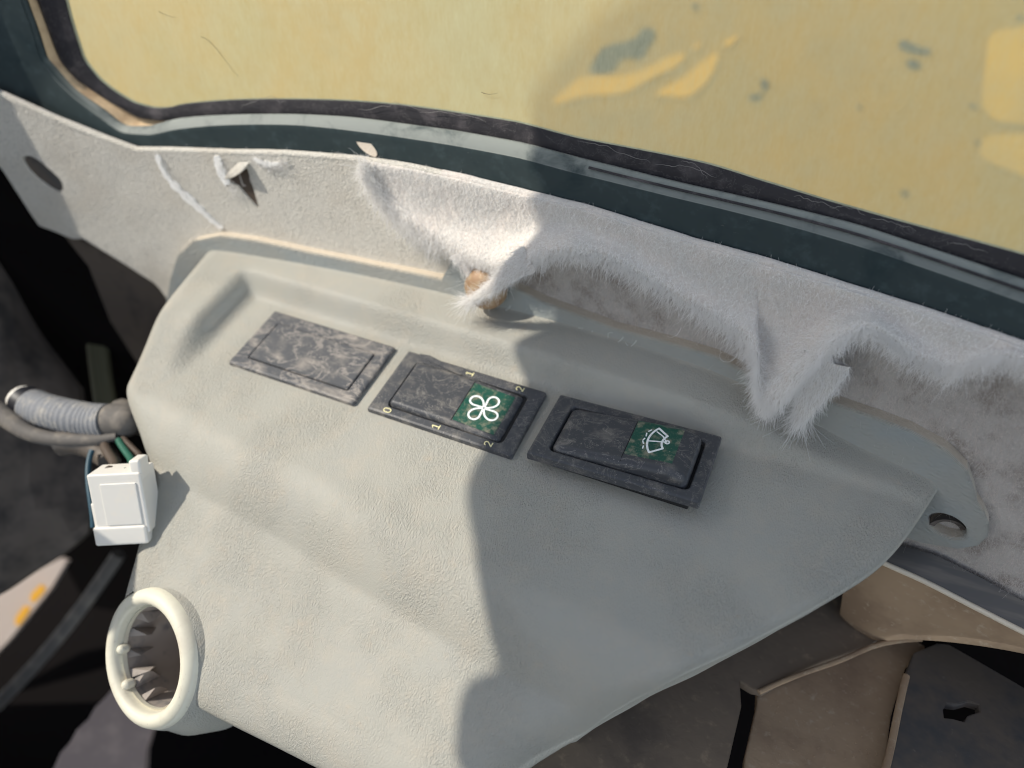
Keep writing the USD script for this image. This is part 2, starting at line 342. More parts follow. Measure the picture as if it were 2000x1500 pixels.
# dusty window glass: bare glass mixed with a film of pale dust that scatters both ways
L['dusty_glass'] = usdkit.material(stage, '/World/Looks/dusty_glass', {
    'geo': ('geometry', {}), 'mm': ('vector_math', {'math_type': 'scale', 'scale': 1000.0}),
    'm1': ('mapping', {'scale': (0.012, 0.012, 0.012)}), 'n1': ('noise_texture', {'scale': 1.0, 'detail': 4.0}),
    'm2': ('mapping', {'scale': (0.16, 0.1, 0.1)}), 'n2': ('noise_texture', {'scale': 1.0, 'detail': 8.0, 'roughness': 0.7}),
    'm3': ('mapping', {'scale': (0.9, 0.9, 0.25), 'rotation': (0.0, 0.7, 0.0)}), 'n3': ('noise_texture', {'scale': 1.0, 'detail': 6.0, 'roughness': 0.7}),
    'a': ('math', {'math_type': 'add'}), 'a2': ('math', {'math_type': 'multiply_add', 'value2': 0.5}),
    'r': ('map_range', {'from_min': 0.95, 'from_max': 1.5, 'to_min': 0.36, 'to_max': 0.64, 'clamp': True}),
    'tr': ('transparent_bsdf', {'color': (0.96, 0.98, 0.95)}), 'gl': ('glossy_bsdf', {'roughness': 0.05}), 'fr': ('fresnel', {'IOR': 1.45}), 'clean': ('mix_closure', {}),
    'd': ('diffuse_bsdf', {'color': (0.67, 0.715, 0.475)}), 't': ('translucent_bsdf', {'color': (0.74, 0.66, 0.44)}), 'film': ('mix_closure', {'fac': 0.3}), 'out': ('mix_closure', {})},
    [('geo.position', 'mm.vector1'), ('mm.vector', 'm1.vector'), ('mm.vector', 'm2.vector'), ('mm.vector', 'm3.vector'), ('m1.vector', 'n1.vector'), ('m2.vector', 'n2.vector'), ('m3.vector', 'n3.vector'),
     ('n1.fac', 'a.value1'), ('n2.fac', 'a.value2'), ('n3.fac', 'a2.value1'), ('a.value', 'a2.value3'), ('a2.value', 'r.value'), ('r.result', 'out.fac'),
     ('fr.fac', 'clean.fac'), ('tr.BSDF', 'clean.closure1'), ('gl.BSDF', 'clean.closure2'), ('d.BSDF', 'film.closure1'), ('t.BSDF', 'film.closure2'),
     ('clean.closure', 'out.closure1'), ('film.closure', 'out.closure2')], surface='out.closure')

# ================================================================ console shell
console = thing('switch_console', 'grey-green moulded plastic console under the window carrying three black rocker switches', 'console', at=(0, -30, -40))
VN = np.array([-0.20, -0.79, 0.58]); VN /= np.linalg.norm(VN)
VC = atD(289, 1286, 224); VR = 137 / F * 224
XLk = [(-100, -58), (-91, -63), (-83, -67), (-76.6, -69.7), (-65, -72.6), (-58, -75), (-46, -80.6), (-42, -86), (-30, -101.5), (-15, -105), (5, -109), (40, -113)]
XRk = [(-100, 48), (-90, 51), (-79, 55), (-70.8, 61), (-65, 67), (-60, 74), (-52.7, 86.4), (-42.6, 97.5), (-34, 105), (-23, 114.4), (-4, 128), (23, 138), (40, 144)]
vpts = []
for px_, py_, d_ in ((300, 905, 11), (380, 960, 12), (470, 1010, 12.5), (560, 1060, 13), (650, 1120, 13.5), (750, 1180, 14), (850, 1240, 14.5), (950, 1300, 15), (1040, 1345, 15.5)):
    vpts.append(np.r_[onP(px_, py_, -d_ * NP[2]), d_])
vpts = np.array(vpts)
vx = np.r_[-140, vpts[:, 0], 95, 160]
VY = PchipInterpolator(vx, np.r_[vpts[0, 1] + 2, vpts[:, 1], vpts[-1, 1] - 2, vpts[-1, 1] - 3]); VD = PchipInterpolator(vx, np.r_[11, vpts[:, 3], 15.5, 15.5])
XL = PchipInterpolator(*np.array(XLk).T); XR = PchipInterpolator(*np.array(XRk).T)
YBOT = -89.5
def e_steps(r, inner, total):
    th = np.linspace(0, np.pi / 2, inner)
    return r * (1 - np.cos(th))
def panel_field(X, Y):
    yb = yw(X) - 4.0
    rim = 7.4 * np.maximum(ss(16.0, 19.6, Y + 0.03 * np.maximum(X, 0)) * (1 - 0.8 * ss(70, 120, X)), ss(-84, -91, X) * ss(-30, -4, Y))
    # the panel rolls over into a steep slope down to a crease, beyond which a ledge faces forward; all of it fades out to the right
    D = VD(X); yv = VY(X); w_ = 10.0 + 0.42 * D
    t = np.clip((yv + w_ - Y) / w_, 0, None)
    b_ = 0.80
    drop = np.where(t < 1, D * t ** 2.3, D + (b_ - 0.204) * (yv - Y))
    return Y, rim, drop, yb
r = 9.0
NU, NV = 330, 230
se = r * (1 - np.cos(np.linspace(0, np.pi / 2, 14)))
U = np.linspace(0, 1, NU); V = np.linspace(0, 1, NV)
def lump(n, span, rr):
    a = rr * (1 - np.cos(np.linspace(0, np.pi / 2, 14)))
    return np.r_[a[:-1], np.linspace(rr, span - rr, n), span - a[:-1][::-1]]
# rows from the wall (v=0) to the front edge; columns from left to right
vv = lump(NV, 130.0, r) / 130.0
G = np.zeros((len(vv), NU + 26, 3)); EX = np.zeros(G.shape[:2]); ER = np.zeros(G.shape[:2]); EY = np.zeros(G.shape[:2])
for i, v in enumerate(vv):
    Y = 30.0 + v * (YBOT - 30.0) * np.ones(NU + 26)
    for _ in range(4):
        xl, xr = XL(Y), XR(Y)
        span = float(np.mean(xr - xl))
        uu = lump(NU, span, r) / span
        X = xl + uu * (xr - xl)
        Y = (yw(X) - 3.6) + v * (YBOT - (yw(X) - 3.6))
    G[i, :, 0], G[i, :, 1] = X, Y
    EX[i] = uu * span; ER[i] = (1 - uu) * span; EY[i] = Y - YBOT
Yf, rim, drop, yb = panel_field(G[..., 0], G[..., 1])
rim = gaussian_filter(rim, 2.2, mode='nearest'); drop = gaussian_filter(drop, (1.0, 3), mode='nearest')
aL, aB, aR = np.clip(1 - EX / 6, 0, 1), np.clip(1 - EY / 7, 0, 1), np.clip(1 - ER / (3.2 + 7 * ss(-50, -68, G[..., 1])), 0, 1)
hyp = np.minimum(np.hypot(aL, aB), 1)
Z = 0.204 * G[..., 1] + rim - drop - 5 * (1 - np.sqrt(1 - hyp ** 2)) - (2.6 + 7 * ss(-50, -68, G[..., 1])) * (1 - np.sqrt(1 - aR ** 2))
fd = np.clip(2.6 - (yw(G[..., 0]) - 3.6 - G[..., 1]), 0, 2.6) / 2.6            # fillet up to the flange
Z += 2.2 * (1 - np.sqrt(np.clip(1 - fd ** 2, 0, None))) * ss(3, 14, EX)
Z += 0.05 * (meshkit.fbm(np.stack([G[..., 0] * .02, G[..., 1] * .02, G[..., 1] * 0], -1), 3, 2) - .5)
G[..., 2] = Z
edge = np.vstack([G[:, 0], G[-1, 1:], G[::-1, -1][1:]])
tg_ = np.gradient(gaussian_filter(edge, (4, 0), mode='nearest'), axis=0)[:, :2]; tg_ /= np.linalg.norm(tg_, axis=1, keepdims=True)
inn = np.c_[-tg_[:, 1], tg_[:, 0], np.zeros(len(edge))]
skirt = np.stack([edge, edge + inn * .3 + [0, 0, -1.4], edge + inn * 2.5 + [0, 0, -3.6], edge + inn * 7 + [0, 0, -5.5], edge + inn * 9 + [0, 0, -24]])
gm_ = grid_mesh(G)
rel = gm_.triangles_center - VC; dep = rel @ VN; rad_ = np.linalg.norm(rel - dep[:, None] * VN, axis=1)
gm_.update_faces(~((rad_ < VR - 0.8) & (np.abs(dep) < 45)))
sk_ = grid_mesh(skirt); rel = sk_.triangles_center - VC; dep = rel @ VN; rad_ = np.linalg.norm(rel - dep[:, None] * VN, axis=1)
sk_.update_faces(~((rad_ < VR + 4) & (np.abs(dep) < 45)))
shell = trimesh.util.concatenate([gm_, sk_])
shell.merge_vertices(); trimesh.repair.fix_normals(shell)
if shell.face_normals[len(shell.faces) // 3][2] < 0: shell.invert()
obj('shell', shell, 'console_plastic', console, smooth=60)
def shell_z(x, y):
    k = np.argmin((G[..., 0] - x) ** 2 + (G[..., 1] - y) ** 2); return G[..., 2].ravel()[k]

def on_shell(name, px, look_, th=0.12):
    P_ = []
    for x_, y_ in px:
        r_ = ray(x_, y_); k = np.linspace(150, 330, 900); w = C + k[:, None] * r_
        zz = np.array([shell_z(a_, b_) for a_, b_ in w[::3, :2]]); i = np.nonzero(w[::3, 2] < zz)[0][0]; P_.append(w[i * 3])
    P_ = np.array(P_); c_ = P_.mean(0); n_ = np.linalg.svd(P_ - c_)[2][2]; n_ = n_ if n_[2] > 0 else -n_
    R = frame_axes(n_); q = (P_ - c_) @ R
    m_ = extrude(sg.Polygon(smooth_poly(q[:, :2], 5)), -.4, th)
    obj(name, place(m_, R, c_), look_, console, smooth=20)
on_shell('dried_stain', [(628, 1276), (640, 1266), (662, 1270), (668, 1296), (664, 1316), (640, 1324), (620, 1318), (622, 1296)], 'stain_tan')
# flange: the back plate lying on the wall, with the ear at its right end
FLO = -5.0
fl_px = [(322, 600), (331, 545), (345, 500), (378, 470), (430, 460), (500, 470), (600, 492), (720, 516), (862, 545), (872, 528), (884, 506), (930, 515), (1000, 560), (1060, 590), (1120, 612), (1200, 642), (1300, 668),
         (1400, 697), (1470, 735), (1530, 765), (1620, 785), (1700, 812), (1780, 842), (1850, 880), (1890, 920), (1904, 960), (1908, 980), (1922, 1000), (1932, 1025), (1930, 1050), (1910, 1068), (1870, 1074), (1800, 1062), (1735, 1040),
         (1760, 1000), (1800, 950), (1740, 930), (1500, 850), (1200, 760), (900, 640), (640, 580), (430, 560), (370, 600)]
flp = wpoly(fl_px, FLO)
hole = W(1850, 1028, FLO)[[0, 2]]
flp = flp.buffer(0.6).buffer(-1.2).buffer(0.6)
ear_hole = affinity.scale(sg.Point(hole).buffer(1, 12), 4.6, 3.6)
flange = wall_plate(flp.difference(ear_hole), -0.3, FLO, r=0.9, steps=4, edge=3.0)
obj('mounting_flange', flange, 'flange_plastic', console, smooth=40)
eh = W(1850, 1028, -1.0)
obj('screw_hole', place(lathe([(5.0, 0.0), (4.9, 2.6), (3.2, 1.6), (3.0, -1.5), (0.01, -1.6)], 32), np.c_[[1, 0, 0], [0, 0, 1], [0, -1, 0]], eh), 'duct_dark', console, smooth=50)
fibre_dummy = None

# air vent at the left end
RV = frame_axes(VN)
R_ = VR
ring = lathe([(R_ - 0.3, -7), (R_, -3), (R_ - 0.2, -1.0), (R_ - 0.9, 0.5), (R_ - 2.2, 1.5), (R_ - 3.6, 1.6), (R_ - 4.7, 0.9), (R_ - 5.2, -0.3), (R_ - 5.4, -3), (R_ - 5.9, -3), (R_ - 6.0, -1.6), (R_ - 2, -5)], 72)
vent = obj('vent_ring', place(ring, RV, VC), 'cream_plastic', console, smooth=50, label='cream round trim ring of the air vent')
back = lathe([(R_ - 0.5, -1.0), (R_ + 0.5, -2.6), (R_ + 1.6, -6), (R_ + 4.5, -11), (R_ + 6, -20)], 64)
obj('vent_collar', place(back, RV, VC), 'console_plastic', console, smooth=50)
duct = lathe([(R_ - 5.6, -2.5), (R_ - 5.5, -3.5), (R_ - 5.5, -20), (R_ - 7.5, -38), (0.01, -38)], 48)
obj('vent_duct', place(duct, RV, VC), 'duct_grey', console, smooth=50, label='dark dusty bore of the air vent')
for a, hgt, rr in ((196, -1.2, 1.4), (238, -1.0, 1.5)):
    c_ = VC + RV @ np.array([(R_ - 5.9) * math.cos(math.radians(a)), (R_ - 5.9) * math.sin(math.radians(a)), hgt])
    obj('clip', ball_hull([c_, c_ + RV @ np.array([0, 0, -1.2])], rr, 2), 'cream_plastic', vent)
for a, rl_, sk_a in ((152, 3.0, .3), (178, 4.6, -.4), (203, 2.6, .5), (226, 5.2, .9), (240, 4.0, -.8), (262, 3.2, .2)):
    ca, sa = math.cos(math.radians(a)), math.sin(math.radians(a)); dir_ = np.array([ca, sa, 0]); tan = np.array([-sa, ca, 0])
    q = [dir_ * (R_ - 5.6) + tan * 1.3 + [0, 0, -3], dir_ * (R_ - 5.6) - tan * 1.5 + [0, 0, -3.5], dir_ * (R_ - 5.6 - rl_) + tan * sk_a * 2 + [0, 0, -6], dir_ * (R_ - 6) + [0, 0, -12], dir_ * (R_ - 5.2 - rl_) + tan * sk_a + [0, 0, -8]]
    obj('broken_slat', place(hull(q), RV, VC), 'duct_grey', console)
# ================================================================ switches
S0 = np.array([-72.0, 12 * VP[1], 12 * VP[2]])
def sw_frame(x0, tilt_x=0.0, tilt_y=0.0, lift=0.0, turn=0.0):
    """Local axes of a switch: x along the row, y away from the wall, z out of the panel."""
    R = np.c_[[1, 0, 0], -VP, NP]; 
    R = np.c_[R[:, 0], R[:, 1], R[:, 2]]
    a, b, c = math.radians(tilt_x), math.radians(tilt_y), math.radians(turn)
    Rx = np.array([[1, 0, 0], [0, math.cos(a), -math.sin(a)], [0, math.sin(a), math.cos(a)]])
    Ry = np.array([[math.cos(b), 0, math.sin(b)], [0, 1, 0], [-math.sin(b), 0, math.cos(b)]])
    Rz = np.array([[math.cos(c), -math.sin(c), 0], [math.sin(c), math.cos(c), 0], [0, 0, 1]])
    return R @ Rz @ Ry @ Rx, S0 + np.array([x0, 0, 0]) + NP * lift
# the local frame is left handed (y points away from the wall with z up), so meshes are flipped when placed
def sput(mesh, fr):
    m = place(mesh, *fr)
    return fixed(m)
def rr(x0, x1, y0, y1, r): return sg.box(x0 + r, y0 + r, x1 - r, y1 - r).buffer(r, 6)
LN, WN = 48.0, 25.5
def bezel(op, th=1.7, pocket=0.45, z0=-1.0):
    def ring2(p, z): return [(x, y, z) for x, y in np.asarray(p.exterior.coords)]
    o = m3.Manifold.hull_points(np.array(ring2(rr(0, LN, 0, WN, .5), z0) + ring2(rr(0, LN, 0, WN, .5), th - .8) + ring2(rr(.2, LN - .2, .2, WN - .2, .5), th - .25) + ring2(rr(.75, LN - .75, .75, WN - .75, .5), th)))
    i = m3.Manifold.extrude(cs(op), 10).translate([0, 0, pocket])
    ch = m3.Manifold.hull_points(np.array(ring2(op, th - .3) + ring2(op.buffer(.3), th + .01) ))
    return to_tri(o - i - ch), to_tri(m3.Manifold.extrude(cs(op.buffer(-0.02)), .15).translate([0, 0, pocket + .01]))
def label_mesh(poly, th): return extrude(poly, 0, th)

# --- blank
fr = sw_frame(0)
blank = thing('blank_switch_cover', 'dust-streaked blank black cover plate, leftmost in the row, without any symbol', 'switch cover', at=S0)
op = rr(5.0, 43.6, 4.9, 21.6, .7)
b_, w_ = bezel(op, 1.5, 0.5)
obj('bezel', sput(b_, fr), 'blank_dusty', blank, smooth=25)
obj('recess_floor', sput(w_, fr), 'settled_dust', blank)
pl = plate(op.buffer(-0.28), 1.25, 0.5, 4)
obj('cover_panel', sput(to_tri(pl).apply_translation([0, 0, 0.5]), fr), 'blank_dusty', blank, smooth=40)

def text2(txt, h):
    m = meshkit.text_mesh(txt, h, 0.06); c = m.bounds.mean(0); m.apply_translation([-c[0], -c[1], 0]); return m
def turned(mesh, lx, ly, z):
    """Lettering that reads away from the viewer along the panel, its top towards the left end of the row: text x -> -local y, text y -> -local x."""
    v = np.asarray(mesh.vertices); return trimesh.Trimesh(np.c_[lx - v[:, 1], ly - v[:, 0], z + v[:, 2]], mesh.faces, process=False)

def top_of(mesh, xs, ys):
    """Height of a convex mesh's top at local points."""
    n, o = mesh.face_normals, mesh.triangles_center; k = n[:, 2] > .05
    n, o = n[k], o[k]
    h = ((n[:, 0] * o[:, 0] + n[:, 1] * o[:, 1] + n[:, 2] * o[:, 2])[None] - xs[:, None] * n[:, 0] - ys[:, None] * n[:, 1]) / n[:, 2]
    return h.min(1)
def decal(poly, rocker, z, th=0.06, edge=1.2):
    """A flat print that follows the rocker's top."""
    m = to_tri(m3.Manifold.extrude(cs(poly), th).refine_to_length(edge)); v = np.array(m.vertices)
    v[:, 2] += top_of(rocker, v[:, 0], v[:, 1]) + z
    return trimesh.Trimesh(v, m.faces, process=False)
def turned_poly(p, lx, ly):
    return affinity.affine_transform(p, [0, -1, -1, 0, lx, ly])

# --- fan switch
fr = sw_frame(52.9)
fan = thing('fan_switch', 'black rocker switch with a white four-bladed fan symbol on green and digits round its rim', 'switch', at=S0 + [52.9, 0, 0])
op = rr(5.3, 43.6, 3.4, 22.4, 1.6)
b_, w_ = bezel(op, 1.7)
obj('bezel', sput(b_, fr), 'switch_bezel', fan, smooth=25)
obj('recess_floor', sput(w_, fr), 'switch_well', fan)
rk = [(x, y, z) for x, z in ((7.4, 1.75), (24, 1.55), (40.8, 0.25), (40.8, -2), (7.4, -2)) for y in (5.4, 20.6)]
rocker = ball_hull(rk, 1.55, 3)
obj('rocker', sput(rocker, fr), 'switch_black', fan, smooth=40)
lab = obj('symbol_label', sput(decal(rr(26.8, 40.2, 5.6, 20.6, .3), rocker, 0.02, .07), fr), 'label_green', fan, label='green symbol field on the right half of the rocker')
blades = []
for k in range(4):
    ring_ = smooth_poly([(0.35, 0.1), (1.0, 1.0), (2.2, 1.75), (3.7, 1.75), (4.6, 0.7), (4.25, -0.65), (3.0, -1.05), (1.5, -0.5)], 6)
    ang = math.radians(90 * k + 18); c_, s_ = math.cos(ang), math.sin(ang)
    blades.append(sg.LinearRing(ring_ @ np.array([[c_, s_], [-s_, c_]])).buffer(0.26))
sym = blades[0]
for b in blades[1:]: sym = sym.union(b)
sym = sym.union(sg.Point(0, 0).buffer(.55)).difference(sg.Point(0, 0).buffer(.25))
sym = affinity.translate(affinity.scale(sym, 1.15, 1.15, origin=(0, 0)), 33.4, 13.1)
obj('fan_symbol', sput(decal(sym, rocker, 0.10, .05), fr), 'print_white', lab)
obj('rocker_seam', sput(decal(sg.box(26.45, 5.0, 26.7, 21.0), rocker, 0.02, .05), fr), 'switch_well', fan)
for txt, lx, ly in (('0', 6.4, 23.9), ('1', 23.0, 23.9), ('2', 40.0, 23.9), ('1', 23.0, 1.9), ('2', 40.0, 1.9)):
    obj('digit', sput(turned(text2(txt, 2.5), lx, ly, 1.71), fr), 'print_yellow', fan)
chip = [(4.5, 0.2), (8.0, -0.25), (14.5, 1.1), (21, 3.3), (20, 3.6), (12, 2.5), (6, 1.6)]
obj('broken_edge', sput(extrude(sg.Polygon(chip), 1.55, 1.95), fr), 'switch_bezel', fan)

# --- washer switch
fr = sw_frame(105.2, tilt_x=7.0, tilt_y=-2.0, lift=0.1, turn=-1.0)
was = thing('washer_switch', 'tilted black rocker switch with a white windscreen washer symbol, lifting out at its front corner', 'switch', at=S0 + [105.2, 0, 0])
op = rr(5.2, 44.4, 3.5, 22.3, 1.6)
b_, w_ = bezel(op, 2.3, z0=-0.1)
obj('bezel', sput(b_, fr), 'switch_bezel', was, smooth=25)
obj('recess_floor', sput(w_, fr), 'switch_well', was)
obj('switch_body', sput(box(3, 45, 2.0, 23, -14, -0.12, .4), fr), 'switch_well', was)
rk = [(x, y, z) for x, z in ((8.0, 0.8), (24, 2.1), (38.2, 4.0), (41.2, 3.2), (41.2, -3), (8.0, -3)) for y in (6.2, 19.6)]
rocker = ball_hull(rk, 2.3, 3)
obj('rocker', sput(rocker, fr), 'switch_black', was, smooth=40)
lab = obj('symbol_label', sput(decal(rr(25.6, 38.6, 4.4, 18.6, .3), rocker, 0.02, .07), fr), 'label_green', was, label='green symbol field on the right half of the rocker')
obj('rocker_seam', sput(decal(sg.box(25.3, 4.2, 25.5, 21.0), rocker, 0.02, .05), fr), 'switch_well', was)
# symbol drawn upright (x right, y up) then turned
arc = lambda rad, a0, a1, n=16: [(rad * math.cos(math.radians(a)), rad * math.sin(math.radians(a))) for a in np.linspace(a0, a1, n)]
scr = sg.Polygon(arc(9.6, 52, 128) + arc(4.9, 128, 52))
outline = scr.buffer(0.05).exterior.buffer(0.36)
wiper = sg.LineString([(0.2, 3.4), (-0.8, 9.3)]).buffer(.26).union(sg.LineString([(2.4, 5.0), (4.2, 7.8)]).buffer(.22)).union(sg.LineString([(0.2, 3.4), (2.4, 5.2)]).buffer(.2))
pivot = sg.Point(0.2, 3.2).buffer(.95).difference(sg.Point(0.2, 3.2).buffer(.45))
spray = sg.MultiPoint([]).buffer(0)
for a, l_ in ((68, 1.0), (80, 1.3), (92, .8), (100, 1.2), (112, 1.0)):
    p = np.array([math.cos(math.radians(a)), math.sin(math.radians(a))]) * 11.0; t_ = np.array([-p[1], p[0]]) / 11.0 + .35 * p / 11 * (1 if a % 20 else -1)
    spray = spray.union(sg.LineString([p - t_ * l_ / 2, p + t_ * l_ / 2]).buffer(.24))
sym = affinity.scale(affinity.translate(outline.union(wiper).union(pivot).union(spray), 0, -7), 0.80, 0.80, origin=(0, 0))
obj('washer_symbol', sput(decal(turned_poly(sym, 32.3, 11.6), rocker, 0.10, .05), fr), 'print_white', lab)

# ================================================================ bolt
bc = W(948, 562, -8.5)
bolt = thing('brass_bolt', 'worn brass-coloured bolt head through the console flange, half covered by a torn felt strand', 'bolt', at=bc)
RB = frame_axes([0.05, -1, 0.25])
obj('bolt_head', place(lathe([(0.01, 4.2), (2.5, 4.0), (4.6, 3.3), (6.2, 2.0), (7.0, 0.4), (7.1, -1.2), (6.6, -2.4), (4.0, -2.5)], 40), RB, bc), 'brass', bolt, smooth=60)
obj('bolt_shank', place(lathe([(4.0, -2.4), (4.0, -8)], 24), RB, bc), 'brass', bolt)

# ================================================================ wall lining
lining = thing('wall_lining', 'torn pale felt and woven cloth lining of the wall between window frame and console', 'lining', at=(0, 30, 20))
felt_px = [(-140, 120), (-80, 155), (0, 183), (50, 205), (100, 228), (200, 268), (265, 292), (350, 293), (450, 297), (560, 299), (700, 310), (800, 325), (900, 346), (1000, 371), (1150, 408), (1350, 471), (1500, 512), (1650, 560), (1800, 607), (2010, 680), (2200, 745)]
FT = np.array(felt_px, float)
def felt_y(px): return float(np.interp(px, FT[:, 0], FT[:, 1]))
low_px = [(2300, 1340), (2000, 1200), (1760, 1090), (1600, 900), (1300, 760), (900, 640), (640, 560), (430, 500), (345, 565), (328, 592), (308, 566), (300, 556), (230, 512), (163, 470), (140, 470), (75, 445), (45, 400), (0, 330), (-120, 250)]
base_poly = wpoly(felt_px + low_px, -1.8)
obj('felt_backing', wall_plate(base_poly, 0.4, -0.9, r=.6, steps=4, edge=3.5, noise=.35, nscale=.15), 'felt_inner', lining, smooth=60)
woven_px = felt_px[:10] + [(712, 316), (728, 362), (762, 408), (806, 440), (850, 474), (880, 498), (884, 520), (866, 548), (640, 530), (430, 490), (345, 560), (328, 588), (309, 562), (299, 552), (230, 508), (161, 466), (140, 466), (76, 441), (46, 397), (1, 328), (-118, 248)]
woven_poly = wpoly(woven_px, -1.6)
hole_c = W(468, 352, -3.2)[[0, 2]]
tear = sg.Polygon([W(*p, -1.6)[[0, 2]] for p in [(443, 352), (462, 338), (478, 322), (486, 345), (498, 385), (503, 404), (485, 385), (465, 362)]]).buffer(.3)
slot = sg.Polygon([W(*p, -1.6)[[0, 2]] for p in smooth_poly([(46, 308), (62, 306), (95, 330), (122, 360), (118, 374), (92, 362), (60, 335)], 5)])
obj('woven_cover', wall_plate(woven_poly.difference(tear).difference(slot), -0.95, -1.75, r=0.6, steps=4, edge=3.0, noise=.3, nscale=.08), 'woven_cover', lining, smooth=60)
# dark plug in the slot
sp = W(92, 345, -2.4)
obj('clip_plug', wall_plate(slot.buffer(-.25), -0.5, -1.4, r=0.4, edge=4), 'steel_dark', lining, smooth=40)
def frayed(path, w):
    p_ = spline(path, 26); n_ = np.gradient(p_, axis=0); n_ = np.c_[-n_[:, 1], n_[:, 0]] / np.linalg.norm(n_, axis=1, keepdims=True)
    w_ = w * RNG.uniform(.55, 1.25, 26) * np.sin(np.linspace(.35, 2.9, 26)) ** .5
    return list(map(tuple, np.vstack([p_ + n_ * w_[:, None], (p_ - n_ * w_[:, None] * RNG.uniform(.6, 1.2, 26)[:, None])[::-1]])))
for path, w in (([(308, 302), (320, 334), (344, 364), (372, 390), (402, 418), (434, 446)], 6.0), ([(424, 304), (431, 332), (446, 360)], 8.0), ([(497, 308), (520, 320), (545, 318)], 5.0)):
    obj('exposed_thread', wall_plate(wpoly(frayed(path, w), -1.7).buffer(.05), -1.6, -2.05, r=.15, steps=1, edge=2.5, noise=.12, nscale=.5), 'lining_thread', lining, smooth=60)
# tear: a lifted corner of cloth above a dark hole
g = []
for (a, oa), (b, ob), in zip([((440, 352), -1.7), ((458, 344), -3.5), ((470, 336), -4.4), ((482, 326), -2.2)], [((436, 348), -1.7), ((452, 330), -2.3), ((466, 318), -2.4), ((486, 316), -1.8)]):
    g.append([W(*a, oa), W((a[0] + b[0]) / 2, (a[1] + b[1]) / 2, (oa + ob) / 2 - .4), W(*b, ob)])
g = np.array(g); gb = g + [0, .7, -.2]
obj('torn_corner', trimesh.util.concatenate([grid_mesh(g), grid_mesh(gb[:, ::-1]), grid_mesh(np.stack([g[:, 0], gb[:, 0]]))]), 'woven_cover', lining, smooth=60)
obj('tear_backing', wall_plate(tear.buffer(.3), -0.3, -0.95, r=.2, steps=1, edge=4), 'wire_brown', lining)

obj('painted_shade_strip', wall_plate(wpoly([(120, 455), (230, 498), (320, 545), (345, 600), (420, 700), (300, 760), (215, 628), (172, 520), (140, 480)], 0.8), 2.6, 0.8, r=.4, edge=6), 'shade_brown', lining, label='dark brown plate standing for the shaded wall below the cloth')  # plate cut along the shadow line, shade painted as brown
rl = np.array([W(x, felt_y(x) + 1.2, -0.6) for x in np.linspace(-130, 2190, 260)])
rl[:, 2] += .25 * (meshkit.fbm(rl * .3, 3, 5) - .5)
obj('rolled_edge', tube(rl[:112], 1.25, 10), 'woven_cover', lining, smooth=70)
obj('rolled_edge', tube(rl[111:], 1.35, 10), 'felt', lining, smooth=70)
# peeled felt: it hangs from the top edge, swells outwards and ends in a curled, shaggy edge
crest = [(708, 322, -3.4), (728, 362, -4.2), (762, 405, -5.0), (806, 438, -6.0), (856, 470, -7.0), (905, 496, -9.0), (955, 516, -10.5), (1005, 512, -11), (1060, 492, -11), (1120, 484, -10.5), (1180, 494, -8), (1240, 524, -6.8), (1300, 556, -6.2),
         (1380, 604, -6), (1440, 640, -7), (1478, 688, -11.5), (1480, 745, -14), (1498, 778, -15), (1530, 764, -16), (1572, 722, -16.5), (1614, 680, -16), (1652, 648, -15), (1700, 634, -13), (1755, 664, -10), (1815, 700, -6.2), (1865, 712, -6), (1915, 694, -6), (1965, 690, -5.6), (2050, 715, -7), (2150, 760, -7)]
rows = [[] for _ in range(8)]
for k, (px, py, off) in enumerate(crest):
    ty = felt_y(px) + 1.5
    for j, (f_, o_) in enumerate(((0.0, 0.8), (0.02, -1.6), (0.12, -2.6), (0.5, -2.9), (0.80, off * .62 - .6), (1.0, off), (1.06, off * .8), (0.98, off * .35 - 1.0))):
        yy = ty + (py - ty) * f_ + (9 if j == 6 else 0)
        rows[j].append(W(px, yy, o_))
g = np.stack([by_index(r_, 200) for r_ in rows]); g = np.stack([CubicSpline(np.arange(8), g[:, c])(np.linspace(0, 7, 50)) for c in range(200)], 1)
g[..., 1] -= 0.9 * (meshkit.fbm(g * .09, 4, 8) - .5)
g[..., 2] += 1.2 * (meshkit.fbm(g * .25, 3, 4) - .5) * np.linspace(0, 1, 50)[:, None]
flap = grid_mesh(g); 
fn = flap.face_normals
flap_o = flap if fn[:, 1].mean() < 0 else trimesh.Trimesh(flap.vertices, flap.faces[:, ::-1], process=False)
back_ = flap_o.copy(); back_.vertices = back_.vertices + [0, .6, 0]; back_.invert()
obj('torn_felt', trimesh.util.concatenate([flap_o, back_]), 'felt', lining, smooth=80)

def tongue(path, widths, n=30, thick=.9, name='felt_strand', look_='felt'):
    """A tapering strand: path (px, py, off), widths in mm."""
    p = spline([W(*q) for q in path], n); w = np.interp(np.linspace(0, 1, n), np.linspace(0, 1, len(widths)), widths); w = w * RNG.uniform(.88, 1.1, n)
    t = np.gradient(p, axis=0); t /= np.linalg.norm(t, axis=1, keepdims=True)
    view = C - p; view /= np.linalg.norm(view, axis=1, keepdims=True)
    a = np.cross(t, view); a /= np.linalg.norm(a, axis=1, keepdims=True); b = np.cross(a, t)
    ang = np.linspace(0, 2 * np.pi, 17)
    g = p[:, None] + (np.cos(ang)[None, :, None] * a[:, None] * w[:, None, None] / 2 + np.sin(ang)[None, :, None] * b[:, None] * np.minimum(thick, w / 2)[:, None, None] / 1)
    g += 0.5 * (meshkit.fbm(g * .5, 3, 2)[..., None] - .5) * (w / w.max())[:, None, None]
    m = grid_mesh(g); m.merge_vertices(); m = fixed(m)
    obj(name, m, look_, lining, smooth=80)
    return m, t, p
t1 = tongue([(1035, 505, -10), (1000, 528, -13), (968, 556, -15), (938, 578, -15.5), (905, 592, -15)], [9, 6, 4.2, 3.0, .6])
